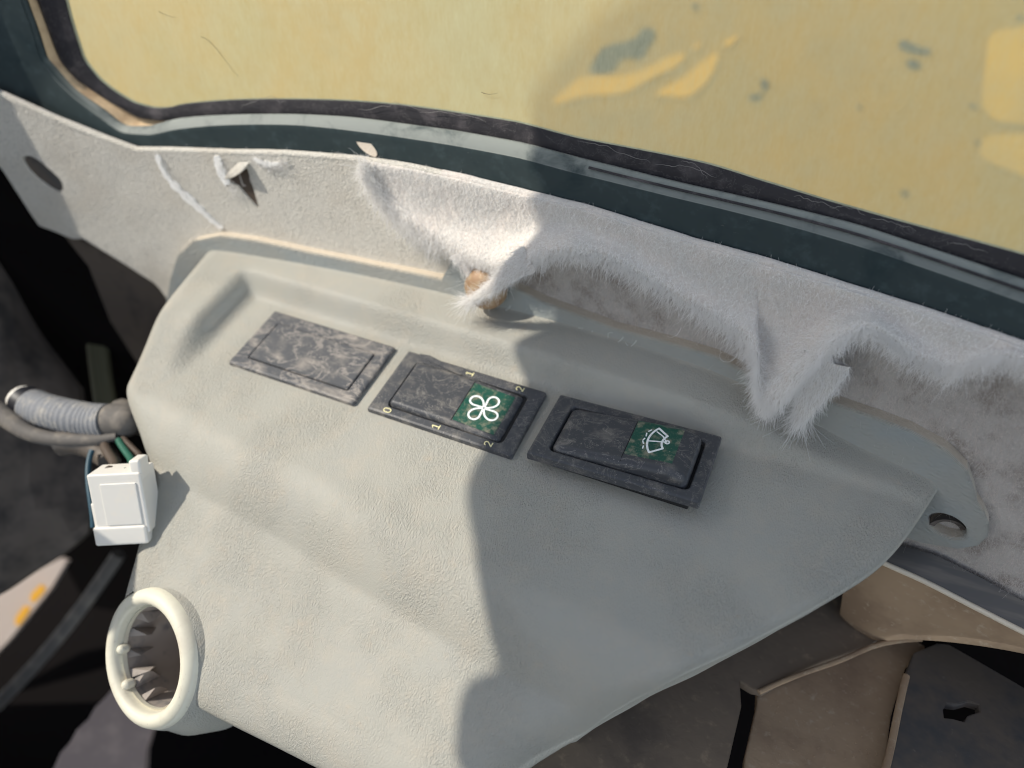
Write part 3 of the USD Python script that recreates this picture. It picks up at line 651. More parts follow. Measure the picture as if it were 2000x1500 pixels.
t3 = tongue([(1615, 700, -11), (1592, 752, -12), (1574, 792, -12), (1556, 834, -12)], [13, 10, 6, .8], thick=1.5)
t5 = tongue([(895, 492, -8), (908, 515, -8.5), (918, 538, -9), (925, 556, -10)], [7, 4, 2, .6])

# the white lines where threads show, and stray fibres
def strands(roots, dirs, length, curl, npt=5, gravity=.25, rng=RNG):
    n = len(roots); t = np.linspace(0, 1, npt)
    ln = np.broadcast_to(length, (n,)) * rng.uniform(.45, 1.25, n)
    bend = rng.normal(size=(n, 3)) * curl
    out = roots[:, None] + dirs[:, None] * (ln[:, None] * t)[..., None] + bend[:, None] * (ln[:, None] * t ** 2)[..., None]
    out[..., 2] -= gravity * ln[:, None] * t ** 2
    return list(out)
def unit(v): return v / np.linalg.norm(v, axis=-1, keepdims=True)
def sample(mesh, n, seed):
    p, fi = trimesh.sample.sample_surface(mesh, n, seed=seed); return np.asarray(p), np.asarray(mesh.face_normals)[fi]
# long white fur along the crest edge and hanging from it
cr = g[36:45, :].reshape(-1, 3)
# (g was reused: rebuild the crest rows)
fl = np.asarray(flap_o.vertices).reshape(50, 200, 3)
cr = fl[30:44].reshape(-1, 3); pick = RNG.integers(0, len(cr), 15000)
rt = cr[pick] + RNG.normal(size=(15000, 3)) * .3
dr = unit(np.array([-0.12, -0.35, -0.8]) + RNG.normal(size=(15000, 3)) * .36)
colf = (pick % 200) / 199 * (len(crest) - 1)                       # which crest point: shorter hair above the bolt
S = strands(rt, dr, 3.6, .34)
S = [q_ if not 4.2 < c_ < 7.6 else q_[:1] + (q_ - q_[:1]) * .35 for q_, c_ in zip(S, colf)]
for m, t, p in (t1, t3, t5):
    n = int(1500 * np.sqrt(m.area / 100)); q, nn = sample(m, n, 3)
    k = np.argmin(((q[:, None] - p[None]) ** 2).sum(-1), 1)
    S += strands(q, unit(t[k] * 1.0 + nn * .5 + RNG.normal(size=q.shape) * .32), 2.4 + 2.6 * (k.mean() > 0) * (k > 21), .35, gravity=.1)
curves('long_fibres', S, 0.075, 'fibre_white', lining, 'stuff')
# short nap on the peeled felt
q, nn = sample(flap_o, 26000, 4)
S = strands(q, unit(nn * .7 + np.array([0, 0, -.5]) + RNG.normal(size=q.shape) * .6), 1.0, .6, 4)
curves('felt_nap', S, 0.07, 'fibre_white', lining, 'stuff')
# backing fur below the crest
X_ = RNG.uniform(5, 165, 16000); Zr = RNG.uniform(-30, 42, 16000)
keep = np.array([base_poly.contains(sg.Point(a, b)) for a, b in zip(X_, Zr)])
X_, Zr = X_[keep], Zr[keep]
q = np.c_[X_, yw(X_) - 1.1, Zr]
S = strands(q, unit(np.array([.1, -.35, -.7]) + RNG.normal(size=q.shape) * .45), 2.6, .6, 5)
curves('backing_fibres', S, 0.06, 'fibre_tan', lining, 'stuff')
# top edge fuzz against the frame
xs = np.r_[RNG.uniform(600, 2000, 1000), RNG.uniform(270, 600, 120)]
q = np.array([W(x, felt_y(x) + 0, -1.0) for x in xs])
S = strands(q, unit(np.array([0, -.2, .7]) + RNG.normal(size=q.shape) * .5), 0.9, .6, 4, gravity=-.1)
# torn-off threads on the woven cloth and along its tear
def line_threads(path, w, n, off, ln=1.6):
    p = np.array([W(*q, off) for q in path]); p = spline(p, 60); k = RNG.integers(0, 60, n)
    tt = unit(np.gradient(p, axis=0))[k]
    q = p[k] + RNG.normal(size=(n, 3)) * [w, .2, w]
    return strands(q, unit(tt * RNG.choice([-1, 1], n)[:, None] + RNG.normal(size=(n, 3)) * .5 + [0, -.25, 0]), ln, .4, 4, 0)
S += line_threads([(308, 303), (322, 335), (345, 365), (372, 390), (402, 418), (432, 444)], 1.0, 700, -1.9, 1.0)
S += line_threads([(425, 305), (432, 335), (448, 362), (470, 385)], 1.2, 400, -1.9, 1.0)
S += line_threads([(500, 310), (530, 325), (560, 315)], 1.0, 700, -1.8, 1.0)
S += line_threads([(708, 318), (735, 375), (785, 430), (840, 465), (880, 492)], 1.0, 1500, -4.2, 3.2)
curves('loose_threads', S, 0.10, 'fibre_white', lining, 'stuff')
S = []
for px, py in ((880, 488), (905, 500), (1160, 640), (1220, 650), (1245, 660), (1440, 690), (1805, 612), (1950, 655), (1330, 640), (860, 480), (1000, 590)):
    a = W(px, py, -4.5); n = 14; th = np.linspace(0, RNG.uniform(2, 5), n); rad = RNG.uniform(1.2, 3)
    S.append(a + np.c_[rad * np.cos(th) - rad, -np.abs(np.sin(th)) * 1.2 - .1 * th, -rad * np.sin(th) - th * .5 + np.cumsum(RNG.normal(size=n) * .12)])
curves('stray_fibres', S, 0.13, 'fibre_white', lining, 'stuff')

# ================================================================ window frame, seal and glass
frame = thing('window_frame', 'dark green steel rail around the bottom and left corner of the window', 'window frame', at=(0, 40, 55))
cols = []
bot = lambda xs: [(x, felt_y(x) + 14) for x in xs]
bx = [350, 450, 600, 700, 800, 900, 1000, 1150, 1350, 1500, 1650, 1800, 2010, 2200]
llow = [252, 244, 246, 257, 271, 287, 306, 345, 394, 431, 473, 522, 596, 668]
lup = [231, 224, 224, 231, 244, 258, 276, 314, 363, 397, 434, 481, 551, 618]
gl_ = [205, 196, 195, 199, 208, 222, 238, 275, 314, 358, 403, 445, 502, 560]
outer = [(-120, 155), (-85, 165), (-30, 185), (20, 205), (70, 230), (120, 252), (190, 280), (250, 304), (285, 308)] + bot(bx)
low = [(22, -60), (40, 0), (60, 55), (76, 109), (98, 143), (133, 181), (188, 224), (241, 259), (285, 263)] + list(zip(bx, llow))
up = [(35, -60), (52, 0), (72, 55), (88, 105), (109, 132), (142, 169), (196, 210), (245, 245), (285, 246)] + list(zip(bx, lup))
gout = [(50, -60), (72, 0), (92, 55), (112, 108), (142, 148), (182, 178), (234, 210), (277, 232), (304, 236)] + [(x, y + 3) for x, y in zip(bx, lup)]
gin = [(112, -60), (126, 0), (140, 52), (157, 105), (185, 147), (227, 182), (266, 203), (300, 211), (330, 210)] + list(zip(bx, gl_))
NC = 260
row = lambda lst, off, dp=(0, 0): by_index([W(p[0] + dp[0], p[1] + dp[1], o) for p, o in zip(lst, np.broadcast_to(off, len(lst)))], NC)
r_out, r_low, r_up = row(outer, [6.8] * 5 + [6, 4.5, 3, 2] + [1.5] * len(bx)), row(low, [6.6] * 5 + [5.6, 4, 2.2, 1.4] + [0.8] * len(bx)), row(up, [7.1] * 5 + [6.6, 5.8, 5, 4.7] + [4.6] * len(bx))
r_mid = (r_low + r_up) / 2 + [0, -0.25, 0.35]
r_lip = r_low * .88 + r_out * .12 + [0, -.3, 0]
deep = row(up, 5.0) + np.c_[np.zeros(NC), np.r_[np.full(60, 1.6), np.linspace(1.6, 3.4, 40), np.full(NC - 100, 3.4)], np.full(NC, -1.0)]
nb_rows = [r_out + [0, 10, 0], r_out, r_out * .5 + r_low * .5 + [0, -.25, 0], r_lip, r_low, r_low + [0, .3, .25], r_mid, r_up, r_up + [0, .5, -.1], deep]
rail = grid_mesh(np.stack(nb_rows)); 
if rail.face_normals[:, 1].mean() > 0: rail.invert()
obj('frame_rail', rail, 'frame_green', frame, smooth=28)
# groove line along the ledge at the right end
gx = [1150, 1350, 1500, 1650, 1800, 2010]
gp = [W(x, np.interp(x, bx, lup) * .55 + np.interp(x, bx, llow) * .45 - 1, 2.0) for x in gx]
obj('groove_bead', tube(gp, .35, 6, n=60), 'seal_black', frame)
r_go, r_gi = row(gout, 8.0), row(gin, 8.3)
ch = grid_mesh(np.stack([deep + [0, -1, 0.4], (deep + r_go) / 2 + [0, .2, -.3], r_go + [0, 1.0, -.2]]))
if ch.face_normals[:, 1].mean() > 0: ch.invert()
obj('dust_channel', ch, 'sand', frame, smooth=60, label='sand and dust lying in the channel behind the rail')
seal = np.stack([r_go + [0, 3.0, -.5], r_go, r_go * .8 + r_gi * .2 + [0, -.9, 0], r_go * .45 + r_gi * .55 + [0, -.5, .1], r_go * .1 + r_gi * .9 + [0, -.2, 0], r_gi, r_gi + [0, 1.5, 0]])
sm = grid_mesh(seal)
if sm.face_normals[:, 1].mean() > 0: sm.invert()
obj('rubber_seal', sm, 'seal_black', frame, smooth=50)
# cracked pale lines of dried sealant on the rubber
for k, (x0, x1, yo) in enumerate(((470, 560, 8), (700, 830, 12), (820, 950, 9), (1130, 1270, 12), (1280, 1400, 18), (1330, 1380, 8), (1550, 1640, 12), (1620, 1690, 14), (1700, 1790, 10), (1850, 1930, 14))):
    xs = np.linspace(x0, x1, 14); ys = np.array([np.interp(x, bx, gl_) for x in xs]) + yo + np.cumsum(RNG.normal(size=14) * 2.2) + 6 * np.sin(np.linspace(0, 3.1, 14)) * -1
    pts = []
    for x, y in zip(xs, ys):
        a = np.interp(x, bx, gl_); b = np.interp(x, bx, lup); f_ = np.clip((y - a) / (b - a), .05, .9)
        pts.append(W(x, y, 8.1 - .8 * f_ - .75))
    obj('sealant_crack', tube(pts, [.02, .07, .04, .06, .02], 5, n=40), 'sealant_grey', frame)
sc = sg.Polygon([W(*p, 1)[[0, 2]] for p in smooth_poly([(694, 264), (706, 262), (722, 276), (736, 296), (735, 306), (716, 298), (700, 282)], 4)])
scm = to_tri(plate(sc, .25, .1, 2).refine_to_length(2)); pv = np.array(scm.vertices)
def face_off(x, z):     # the rail's front at a place of the wall
    k = np.argmin((rail.vertices[:, 0] - x) ** 2 + (rail.vertices[:, 2] - z) ** 2); return rail.vertices[k, 1]
y0 = face_off(*np.asarray(sc.centroid.coords[0])); 
cx = sc.centroid.coords[0][0]
pv = np.c_[pv[:, 0], y0 + (yw(pv[:, 0]) - yw(cx)) + .1 - pv[:, 2], pv[:, 1]]
obj('paint_scrape', fixed(trimesh.Trimesh(pv, scm.faces, process=False)), 'cream_paint', frame, label='pale chipped scrape on the dark rail')

xs = np.linspace(-172, 215, 76); zs = np.linspace(50, 190, 24)
Xg, Zg = np.meshgrid(xs, zs)
lowz = np.interp(Xg, r_gi[:, 0][40:], r_gi[:, 2][40:] - 2.0)
Zg = lowz + (Zg - 50) / 140 * (190 - lowz)
gf = np.stack([Xg, yw(Xg) + 8.7, Zg], -1)
gm = grid_mesh(gf)
pane = thing('window_pane', 'dust-filmed cab window pane with yellow machine bodywork showing through it', 'window pane', at=(0, 45, 70))
obj('glass_sheet', gm, 'dusty_glass', pane, smooth=True)
FB = []
for pts_ in ([(392, 72), (405, 78), (420, 92), (436, 112), (452, 134), (466, 150)], [(310, 22), (326, 30), (345, 34)], [(940, 180), (955, 184), (972, 182)]):
    p_ = spline([W(x_, y_, 8.2) for x_, y_ in pts_], 24); FB.append(p_ + RNG.normal(size=p_.shape) * .03)
curves('stuck_fibre', FB, 0.14, 'fibre_dark', pane)
# scratches on the glass, small dirt specks
# ================================================================ yellow machine body behind the window
BY = 380.0
body = thing('machine_body', 'dusty yellow painted bodywork of the machine seen through the window', 'machine body', at=(100, BY, -200))
xs = np.linspace(-1300, 1000, 90); zs = np.linspace(-520, 170, 40); Xg, Zg = np.meshgrid(xs, zs)
Yg = BY + 6 * np.sin(Xg * .006) - .06 * Zg + 0.00016 * (Xg - 150) ** 2 * .4
bg = np.stack([Xg, Yg, Zg], -1); bm = grid_mesh(bg); bb = bm.copy(); bb.vertices = bb.vertices + [0, 8, 0]
if bm.face_normals[:, 1].mean() > 0: bm.invert()
bb.invert() if bb.face_normals[:, 1].mean() < 0 else None
obj('body_panel', trimesh.util.concatenate([bm, bb]), 'machine_yellow', body, smooth=True)
def body_pt(px, py, off):
    r_ = ray(px, py); k = 300.0
    for _ in range(25):
        w = C + r_ * k; yb_ = BY + 6 * math.sin(w[0] * .006) - .06 * w[2] + 0.000064 * (w[0] - 150) ** 2 - off; k += (yb_ - w[1]) / r_[1]
    return C + r_ * k
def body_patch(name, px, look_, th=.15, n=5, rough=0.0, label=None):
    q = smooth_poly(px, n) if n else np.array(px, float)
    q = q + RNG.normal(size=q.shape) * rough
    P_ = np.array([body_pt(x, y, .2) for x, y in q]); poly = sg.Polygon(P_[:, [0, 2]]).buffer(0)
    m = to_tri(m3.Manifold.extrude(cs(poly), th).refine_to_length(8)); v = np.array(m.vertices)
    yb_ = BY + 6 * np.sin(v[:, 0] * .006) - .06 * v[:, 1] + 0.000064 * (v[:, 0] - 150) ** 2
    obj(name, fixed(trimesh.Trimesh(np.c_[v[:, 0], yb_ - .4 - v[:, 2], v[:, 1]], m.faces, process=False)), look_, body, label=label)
body_patch('painted_sun_patch', [(1080, 203), (1100, 178), (1135, 152), (1190, 148), (1240, 142), (1290, 118), (1338, 106), (1325, 128), (1290, 145), (1250, 168), (1210, 184), (1150, 188)], 'sunlit_yellow', n=3, label='wavy patch of sunlight painted as brighter yellow')  # sun patches laid on the body as brighter yellow plates
body_patch('painted_sun_patch', [(1278, 186), (1320, 160), (1360, 130), (1402, 104), (1394, 140), (1370, 172), (1345, 190), (1310, 188)], 'sunlit_yellow', n=3, label='pointed patch of sunlight painted as brighter yellow')
body_patch('painted_sun_patch', [(1414, 84), (1425, 76), (1441, 68), (1436, 80), (1422, 90)], 'sunlit_yellow', n=3)
body_patch('painted_sun_patch', [(1352, 92), (1362, 85), (1372, 82), (1366, 92), (1356, 97)], 'sunlit_yellow', n=3)
body_patch('painted_sun_patch', [(1938, 66), (2000, 52), (2110, 48), (2110, 236), (2000, 243), (1950, 238), (1920, 205), (1926, 120)], 'soft_sunlit_yellow', n=4, label='broad sunlit area at the right, painted as brighter yellow')
body_patch('painted_sun_patch', [(1926, 268), (2000, 262), (2110, 262), (2110, 374), (2010, 350), (1950, 325), (1914, 300)], 'soft_sunlit_yellow', n=4, label='lower sunlit area at the right, painted as brighter yellow')
body_patch('paint_chip', [(1152, 140), (1165, 112), (1185, 90), (1230, 78), (1262, 56), (1278, 62), (1268, 90), (1245, 112), (1215, 112), (1200, 136), (1170, 142)], 'bare_dark', n=4, rough=2.0, label='large speckled dark chip in the yellow paint')
body_patch('paint_chip', [(1756, 84), (1768, 77), (1792, 90), (1818, 98), (1812, 105), (1780, 102), (1758, 94)], 'bare_dark', n=4, rough=.8)
body_patch('paint_chip', [(1770, 120), (1785, 117), (1798, 126), (1790, 133), (1774, 130)], 'bare_dark', n=4, rough=.5)
for px in ([(1484, 158), (1497, 155), (1498, 172), (1490, 180), (1488, 168)], [(1462, 190), (1478, 184), (1490, 186), (1482, 193), (1466, 194)], [(1893, 204), (1900, 202), (1906, 209), (1898, 211)], [(1904, 278), (1912, 276), (1917, 281), (1908, 283)], [(1758, 376), (1766, 372), (1775, 379), (1764, 382)], [(1985, 30), (1995, 32), (1996, 36), (1988, 36)], [(1352, 10), (1362, 8), (1360, 18)], [(1675, 208), (1682, 206), (1680, 214)]):
    body_patch('paint_chip', px, 'bare_dark', n=4, rough=.4)

# ================================================================ left side: conduit, connector, trim
cond = thing('wiring_conduit', 'grey corrugated wiring conduit with a black tape band, left of the console', 'conduit', at=atD(160, 810, 262))
path = [atD(38, 775, 268), atD(75, 798, 264), atD(125, 812, 260), atD(180, 822, 258), atD(225, 822, 256)]
pp = spline(path, 120); rad = 6.0 + .13 * np.sin(np.arange(120) * 2 * np.pi / 5.2 + 1.2 * np.sin(np.arange(120) * .21))
rad[:18] = 5.0
obj('conduit_body', tube(pp[20:112], rad[20:112], 20), 'conduit_grey', cond, smooth=60)
obj('tape_band', tube(pp[7:21], 5.6, 20), 'tape_black', cond, smooth=60)
obj('conduit_tip', tube(pp[0:8], [4.6, 5.2, 5.3], 20), 'connector_white', cond, smooth=60)
obj('end_cap', ball_hull([atD(222, 822, 257), atD(246, 822, 256)], [5.9, 5.5], 3), 'rubber_grey', cond, smooth=60)
lipt = thing('rubber_lip', 'dusty grey-brown curved rubber lip below the conduit', 'rubber lip', at=atD(120, 860, 258))
obj('lip_edge', tube([atD(-30, 790, 262), atD(10, 815, 260), atD(55, 845, 257), atD(110, 858, 255), atD(170, 860, 254), atD(230, 852, 253)], [3.4, 3.2, 2.6, 2.4, 2.2, 1.4], 12, n=50), 'rubber_grey', lipt, smooth=60)
bs = [atD(120, 865, 258), atD(165, 868, 257), atD(200, 885, 256), atD(214, 905, 252)]
obj('lip_bracket', tube(bs, [4.5, 4, 4.2, 3.4], 12, n=30), 'steel_dark', lipt, smooth=60)
hose_sh = thing('hose_shadow', 'grey conduit end drawn out to a point that stands for its cast shadow', 'shadow_tip', at=atD(290, 840, 262))
obj('shadow_tip', tube([atD(235, 808, 268), atD(270, 826, 262), atD(295, 842, 257), atD(318, 858, 251)], [5.5, 4.2, 2.6, .4], 12, n=24), 'rubber_grey', hose_sh, smooth=60)  # tapered tip models the shadow cast by the conduit end
# connector
cn = atD(246, 978, 231)
con = thing('wire_connector', 'white plastic wire connector block hanging from the conduit beside the console', 'connector', at=cn)
RC = np.c_[[0.80, 0.60, 0.0], [0, 0, 0], [0, 0, 0]]
ax_x = M[:, 0] * .97 + M[:, 1] * -.05; ax_x /= np.linalg.norm(ax_x)
ax_z = -(M[:, 1]) ; ax_z -= ax_x * (ax_x @ ax_z); ax_z /= np.linalg.norm(ax_z)
ax_z = ax_z + M[:, 2] * -.25; ax_z -= ax_x * (ax_x @ ax_z); ax_z /= np.linalg.norm(ax_z)
RC = np.c_[ax_x, np.cross(ax_z, ax_x), ax_z]
def cput(m): return place(m, RC, cn)
hx, hz = 7.9, 10.3
obj('housing', cput(box(-hx, hx, -4.5, 5, -hz + 1.5, hz, .7)), 'connector_white', con, smooth=40)
obj('skirt', cput(box(-hx - .9, hx - .8, -5.2, 5.6, -hz - 1.8, -hz + 4.2, .8)), 'connector_white', con, smooth=40)
obj('latch', cput(box(-hx * .55, hx - 1.6, -4.85, -4.2, -hz + 4.5, hz - 3, .3)), 'connector_white', con, smooth=40)
obj('side_rib', cput(box(-hx - 1.0, -hx + 1.2, -3.5, 3.5, -hz + 1, 1, .6)), 'connector_white', con, smooth=40)
obj('corner_post', cput(box(hx - 3.2, hx + .2, -4.0, 2, hz - 3, hz + 3.6, .8)), 'connector_white', con, smooth=40)
def P3(x, y, z): return cn + RC @ np.array([x, y, z], float)
obj('wire', tube([atD(232, 860, 252), atD(248, 885, 246), atD(257, 900, 241), P3(1.5, 0, hz - 1)], 1.15, 8, n=24), 'wire_green', con, smooth=60, label='green wire entering the connector')
obj('wire', tube([atD(240, 855, 254), atD(262, 878, 248), atD(275, 893, 244), P3(4.5, 1, hz - 1)], 1.0, 8, n=24), 'wire_brown', con, smooth=60, label='brown wire entering the connector')
obj('wire', tube([atD(205, 870, 253), atD(215, 890, 247), atD(224, 905, 242), P3(-4, 1, hz - 1)], 1.6, 8, n=24), 'wire_brown', con, smooth=60)
obj('wire', tube([atD(180, 880, 250), atD(172, 930, 246), atD(178, 985, 243), atD(182, 1030, 242)], .9, 8, n=24), 'wire_blue', con, smooth=60, label='dark blue wire passing left of the connector')
har = thing('wire_bundle', 'dim olive wire bundle rising in the dark gap behind the conduit', 'wires', at=atD(190, 700, 330))
for k in range(4):
    obj('wire', tube([atD(178 + k * 9, 600, 345), atD(180 + k * 8, 680, 338), atD(190 + k * 8, 760, 330), atD(200 + k * 10, 830, 322)], 2.2, 8, n=24), 'wire_olive', har, smooth=60)
# dark side trim filling the left edge
trim = thing('side_trim', 'dark brown dusty side trim panel at the left edge below the conduit', 'trim panel', at=atD(60, 900, 300))
tg = []
for d_, pts in ((310, [(-160, 420), (-40, 480), (0, 535), (60, 640), (120, 720), (150, 760)]), (296, [(-180, 650), (-20, 690), (40, 740), (90, 790), (140, 830), (168, 870)]), (290, [(-180, 880), (-20, 900), (60, 905), (120, 915), (160, 930), (186, 950)]), (292, [(-190, 1080), (-40, 1050), (20, 1040), (80, 1020), (130, 990), (180, 975)]), (300, [(-190, 1230), (-60, 1190), (0, 1160), (60, 1120), (110, 1090), (172, 1040)])):
    tg.append(by_index([atD(x, y, d_ + 10 * math.sin(x * .012)) for x, y in pts], 40))
tg = np.stack(tg); tg = np.stack([PchipInterpolator(np.arange(5), tg[:, c])(np.linspace(0, 4, 40)) for c in range(40)], 1)
bk = tg + (M[:, 2] * 5)
t_ = trimesh.util.concatenate([grid_mesh(tg), grid_mesh(bk[:, ::-1]), grid_mesh(np.stack([tg[-1], bk[-1]])), grid_mesh(np.stack([tg[:, -1], bk[:, -1]])), grid_mesh(np.stack([tg[0], bk[0]]))])
obj('trim_sheet', t_, 'trim_brown', trim, smooth=50)
# things low down in the gap
bar = thing('steel_rod', 'thin dusty brown rod in the dark gap left of the air vent', 'rod', at=atD(120, 1240, 360))
obj('rod', tube([atD(232, 1082, 350), atD(110, 1250, 360), atD(-20, 1390, 368)], 3.2, 10, n=30), 'rubber_grey', bar, smooth=60)
lp = thing('outside_plate', 'sunlit pale plate with two amber reflectors seen through the gap at the left edge', 'plate', at=atD(50, 1190, 420))
def slab(px, d, th, look_, parent, name, label=None, dvar=None):
    q = np.array([atD(x, y, d if dvar is None else dvar(x, y)) for x, y in px]); c_ = q.mean(0)
    n_ = np.linalg.svd(q - c_)[2][2]; n_ = n_ if n_ @ (C - c_) > 0 else -n_
    R = frame_axes(n_, q[1] - q[0]); l_ = (q - c_) @ R
    return obj(name, place(to_tri(plate(sg.Polygon(l_[:, :2]).buffer(0), th, min(.6, th / 3), 2).translate([0, 0, -th])), R, c_), look_, parent, label=label, smooth=30)
slab([(-60, 1195), (0, 1158), (60, 1120), (118, 1090), (132, 1096), (100, 1150), (60, 1200), (20, 1250), (-60, 1330)], 420, 3, 'pale_sheet', lp, 'sheet')
slab([(60, 1160), (78, 1142), (90, 1148), (84, 1160), (66, 1178), (58, 1172)], 415, 1, 'amber_light', lp, 'reflector')
slab([(30, 1205), (46, 1184), (60, 1186), (54, 1200), (38, 1222), (28, 1220)], 415, 1, 'amber_light', lp, 'reflector')
rp = thing('rusty_plate', 'rust-brown flat plate with a jagged left edge below the air vent', 'plate', at=atD(210, 1420, 330))
slab([(100, 1510), (118, 1470), (135, 1452), (150, 1425), (172, 1405), (185, 1382), (205, 1362), (228, 1335), (330, 1380), (300, 1420), (285, 1470), (280, 1560), (95, 1560)], 330, 4, 'rusty_brown', rp, 'plate_sheet')

# ================================================================ right side, under the console
tr = thing('trim_strip', 'tan dusty trim strip with a pale edge below the console flange at the right', 'trim strip', at=atZ(1850, 1150, -22))
e0 = [atZ(x, y, -22) for x, y in ((1660, 1060), (1720, 1094), (1800, 1130), (1900, 1181), (2010, 1237), (2200, 1330))]
top = [W(x, y, -3) for x, y in ((1690, 1040), (1752, 1062), (1840, 1090), (1930, 1136), (2020, 1186), (2200, 1285))]
bot_ = [atY(x, y, e[1] + 1.5) for (x, y), e in zip(((1640, 1200), (1700, 1246), (1780, 1249), (1880, 1257), (2010, 1279), (2200, 1330)), e0)]
E0, T0, B0 = by_index(e0, 40), by_index(top, 40), by_index(bot_, 40)
capm = np.stack([T0 + [0, 0, -4], T0, T0 * .1 + E0 * .9 + [0, 0, .5], E0 + [0, -.2, .4]])
obj('strip_top', grid_mesh(capm), 'cap_dark', tr, smooth=40)
obj('strip_edge', tube(E0 + [0, -.5, 0], .75, 8), 'edge_light', tr, smooth=60)
fm = np.stack([E0 + [0, .2, -.3], E0 * .5 + B0 * .5 + [0, -.6, 0], B0, B0 + [0, 6, -2]])
obj('strip_face', grid_mesh(fm), 'dusty_tan', tr, smooth=50)
lw = thing('lower_panel', 'dusty brown sheet-metal panel under the right edge of the console', 'panel', at=atZ(1500, 1300, -70))
def sheet(px, z, look_, parent, name, th=3, label=None):
    q = np.array([atZ(x, y, z)[:2] for x, y in px])
    return obj(name, to_tri(plate(sg.Polygon(q).buffer(0), th, .5, 2).translate([0, 0, z - th])), look_, parent, label=label)
sheet([(860, 1560), (860, 1300), (1400, 1180), (1700, 1050), (1760, 1200), (1700, 1260), (1610, 1290), (1540, 1320), (1490, 1350), (1470, 1345), (1445, 1330), (1448, 1380), (1425, 1480), (1405, 1560)], -58, 'dusty_brown', lw, 'upper_sheet')
sheet([(1480, 1340), (1560, 1270), (1740, 1220), (1820, 1250), (1770, 1300), (1740, 1400), (1720, 1560), (1450, 1560), (1455, 1480), (1478, 1380)], -62, 'dusty_tan', lw, 'lower_sheet')
# wedge of sand colour, folded lip
fold = by_index([atZ(1482, 1352, -58), atZ(1550, 1322, -57), atZ(1640, 1290, -56), atZ(1720, 1258, -55.5), atZ(1800, 1248, -55)], 30)
obj('folded_lip', tube(fold, .8, 8), 'dusty_tan', lw, smooth=60)
mp = thing('mounting_plate', 'blackened steel plate with an irregular hole in the lower right corner', 'plate', at=atZ(1880, 1400, -58))
hp = [atZ(x, y, -56)[:2] for x, y in [(1842, 1386), (1850, 1374), (1870, 1376), (1892, 1370), (1912, 1376), (1914, 1390), (1890, 1398), (1884, 1410), (1862, 1404), (1844, 1402)]]
q = np.array([atZ(x, y, -56)[:2] for x, y in [(1765, 1330), (1785, 1275), (1830, 1256), (1900, 1262), (2030, 1290), (2250, 1330), (2250, 1620), (1705, 1620), (1735, 1500), (1745, 1440)]])
obj('plate_sheet', to_tri(plate(sg.Polygon(q).difference(sg.Polygon(hp)), 3, .5, 2).translate([0, 0, -59])), 'steel_dark', mp)
obj('plate_edge', tube([atZ(x, y, -56) for x, y in [(1770, 1320), (1752, 1400), (1742, 1450), (1725, 1520)]], 1.0, 8, n=30), 'dusty_tan', mp, smooth=60)
grit = []
for k in range(160):
    if k < 420: x_, y_, z_ = RNG.uniform(1500, 1720), RNG.uniform(1350, 1520), -61.6
    else: x_, y_, z_ = RNG.uniform(1770, 2000), RNG.uniform(1280, 1500), -55.8
    p_ = atZ(x_, y_, z_); g_ = trimesh.creation.icosphere(0, RNG.uniform(.08, .24)); gv = np.array(g_.vertices) * RNG.uniform(.5, 1.2, 3) @ np.linalg.qr(RNG.normal(size=(3, 3)))[0]
    grit.append(trimesh.Trimesh(gv + p_, g_.faces, process=False))
obj('grit', trimesh.util.concatenate(grit), 'dusty_tan', '/World', smooth=False, label='crumbs of dry soil scattered on the lower panels', cat='grit', kind='stuff')

# ================================================================ the cab around
def flat(name, x0, x1, y0, y1, z, look_, **k):
    return obj(name, trimesh.creation.box(bounds=[(x0, y0, z - 6), (x1, y1, z)]), look_, '/World', **k)
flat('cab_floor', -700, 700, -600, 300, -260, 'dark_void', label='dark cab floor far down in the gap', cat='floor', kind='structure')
obj('added_sky_block_front', box(-350, -178, -140, -120, -255, 84, 4), 'dark_void', '/World', label='unseen dark panel added just outside the left edge of the frame to cut sky light', cat='panel', kind='structure')  # added to block low sky light at the left
obj('added_sky_block_side', box(-340, -330, -520, -160, -255, 190, 3), 'dark_void', '/World', label='unseen dark panel added left of the frame to cut sky light', cat='panel', kind='structure')  # unseen panel, added to darken the left side
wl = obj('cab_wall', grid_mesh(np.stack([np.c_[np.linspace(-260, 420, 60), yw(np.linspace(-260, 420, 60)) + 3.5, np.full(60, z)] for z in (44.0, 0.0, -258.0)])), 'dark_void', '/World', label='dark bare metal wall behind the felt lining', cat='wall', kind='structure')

# unseen plates added here, cut so that they cast the shadow edges
D_OCC = 340.0
ex = np.cross([0, 0, 1.0], SUN); ex /= np.linalg.norm(ex); ey = np.cross(SUN, ex)
def occ(pts): return np.array([[p @ ex, p @ ey] for p in pts])
edge1 = [W(1420, -75, 10), W(1330, -30, 10), W(1250, 10, 10), W(1180, 60, 10), W(1110, 130, 10), W(1060, 190, 10), W(1025, 240, 9), W(1048, 300, 3), W(1050, 340, 1), W(1040, 420, -3), W(1038, 480, -7), onP(1035, 690), onP(1025, 746), onP(1000, 783, 1.7), onP(960, 845, 1.7), onP(928, 896), onP(906, 955),
         ]
def S3(px, py):
    r_ = ray(px, py); k = np.linspace(150, 330, 400); w = C + k[:, None] * r_
    zz = np.array([shell_z(a, b) for a, b in w[:, :2]]); i = np.nonzero(w[:, 2] < zz)[0]
    return w[i[0]] if len(i) else w[-1]
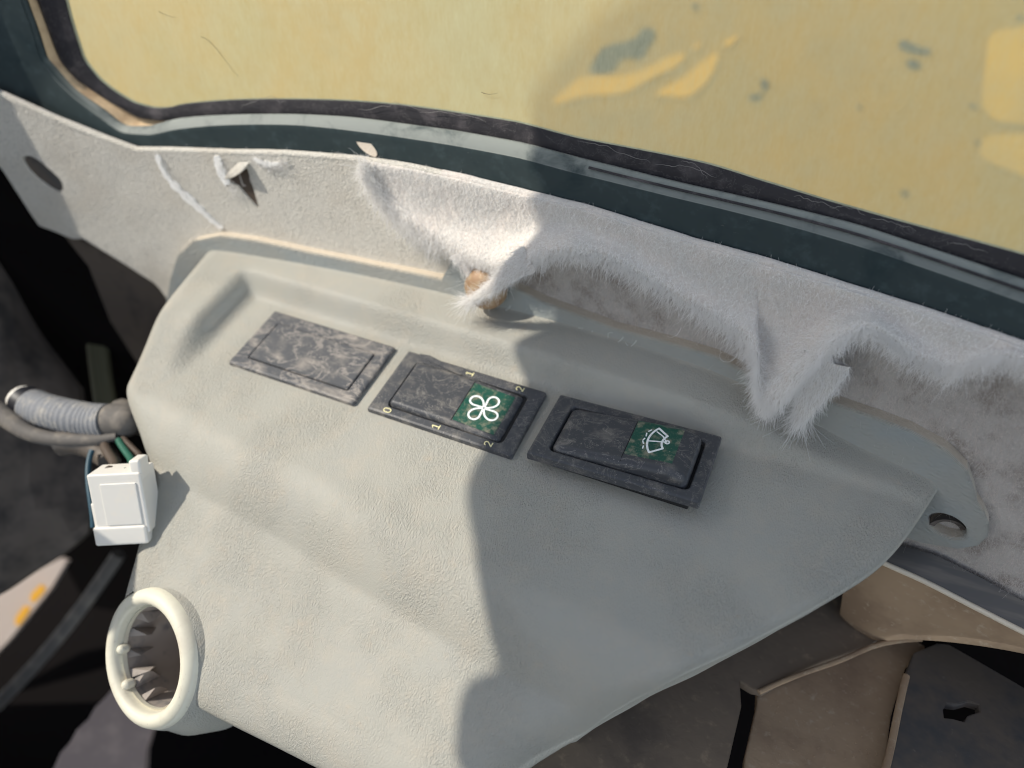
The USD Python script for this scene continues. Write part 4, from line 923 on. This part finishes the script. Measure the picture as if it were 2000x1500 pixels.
edge1 += [S3(915, 1010), S3(935, 1100), S3(955, 1200), S3(958, 1240), S3(980, 1300), S3(945, 1318), S3(905, 1335), S3(892, 1400), S3(886, 1490)]
E1 = occ(edge1)
def occluder(name, pts, label, dist):
    p = sg.Polygon(pts).buffer(0)
    R = np.c_[ex, ey, SUN]
    m = to_tri(m3.Manifold.extrude(cs(p), 4.0))
    obj(name, place(m, R, SUN * dist), 'caster_dark', '/World', label=label, cat='shadow caster', kind='structure')
sm = CubicSpline(np.arange(len(E1)), gaussian_filter(E1, (.6, 0), mode='nearest'))(np.linspace(0, len(E1) - 1, 160))
occluder('added_caster_right', list(map(tuple, sm)) + [(150, -24), (270, -50), (300, 60), (270, 200), (130, 235), (40, 215), (0, 165)], 'unseen dark plate added to cast the shadow of the person at the camera on the right half', D_OCC)  # added plate, outline projected back from the shadow edge
left_sh = occ([W(2, -40, 6.6), W(9, 0, 6.6), W(48, 110, 6.6), W(89, 219, 6.6), W(35, 212, -1.6), W(33, 224, -1.6), W(84, 308, -1.6), W(98, 336, -1.6), W(124, 373, -1.6), W(159, 462, -1.6), W(299, 551, -1.6)])
LEFT_SH = left_sh
x9, y9 = left_sh[-1]
occluder('added_caster_left', list(map(tuple, left_sh)) + [(x9 + 6, y9 - 14), (x9 - 62, y9 - 14), (x9 - 62, left_sh[0][1] + 6), (left_sh[0][0], left_sh[0][1] + 10)], 'unseen dark plate added in place of a cab pillar, cut to the shadow at the left edge of the window', 190)  # added plate, shaped by the shadow edge on rail and cloth
hs, cs_, fl_ = occ([atD(160, 810, 258), cn, atZ(50, 1100, -200)])
occluder('added_caster_gap', [(-260, y9 - 10), (x9, y9 - 10), (hs[0] - 28, hs[1] - 12), (hs[0] - 8, hs[1] - 24), (hs[0] + 4, cs_[1] - 48), (cs_[0] + 6, cs_[1] - 95), (cs_[0], cs_[1] - 150), (-110, cs_[1] - 175), (-260, cs_[1] - 175)], 'unseen dark plate added to shade the gap at the left', D_OCC - 40)  # added plate that keeps sun out of the left gap
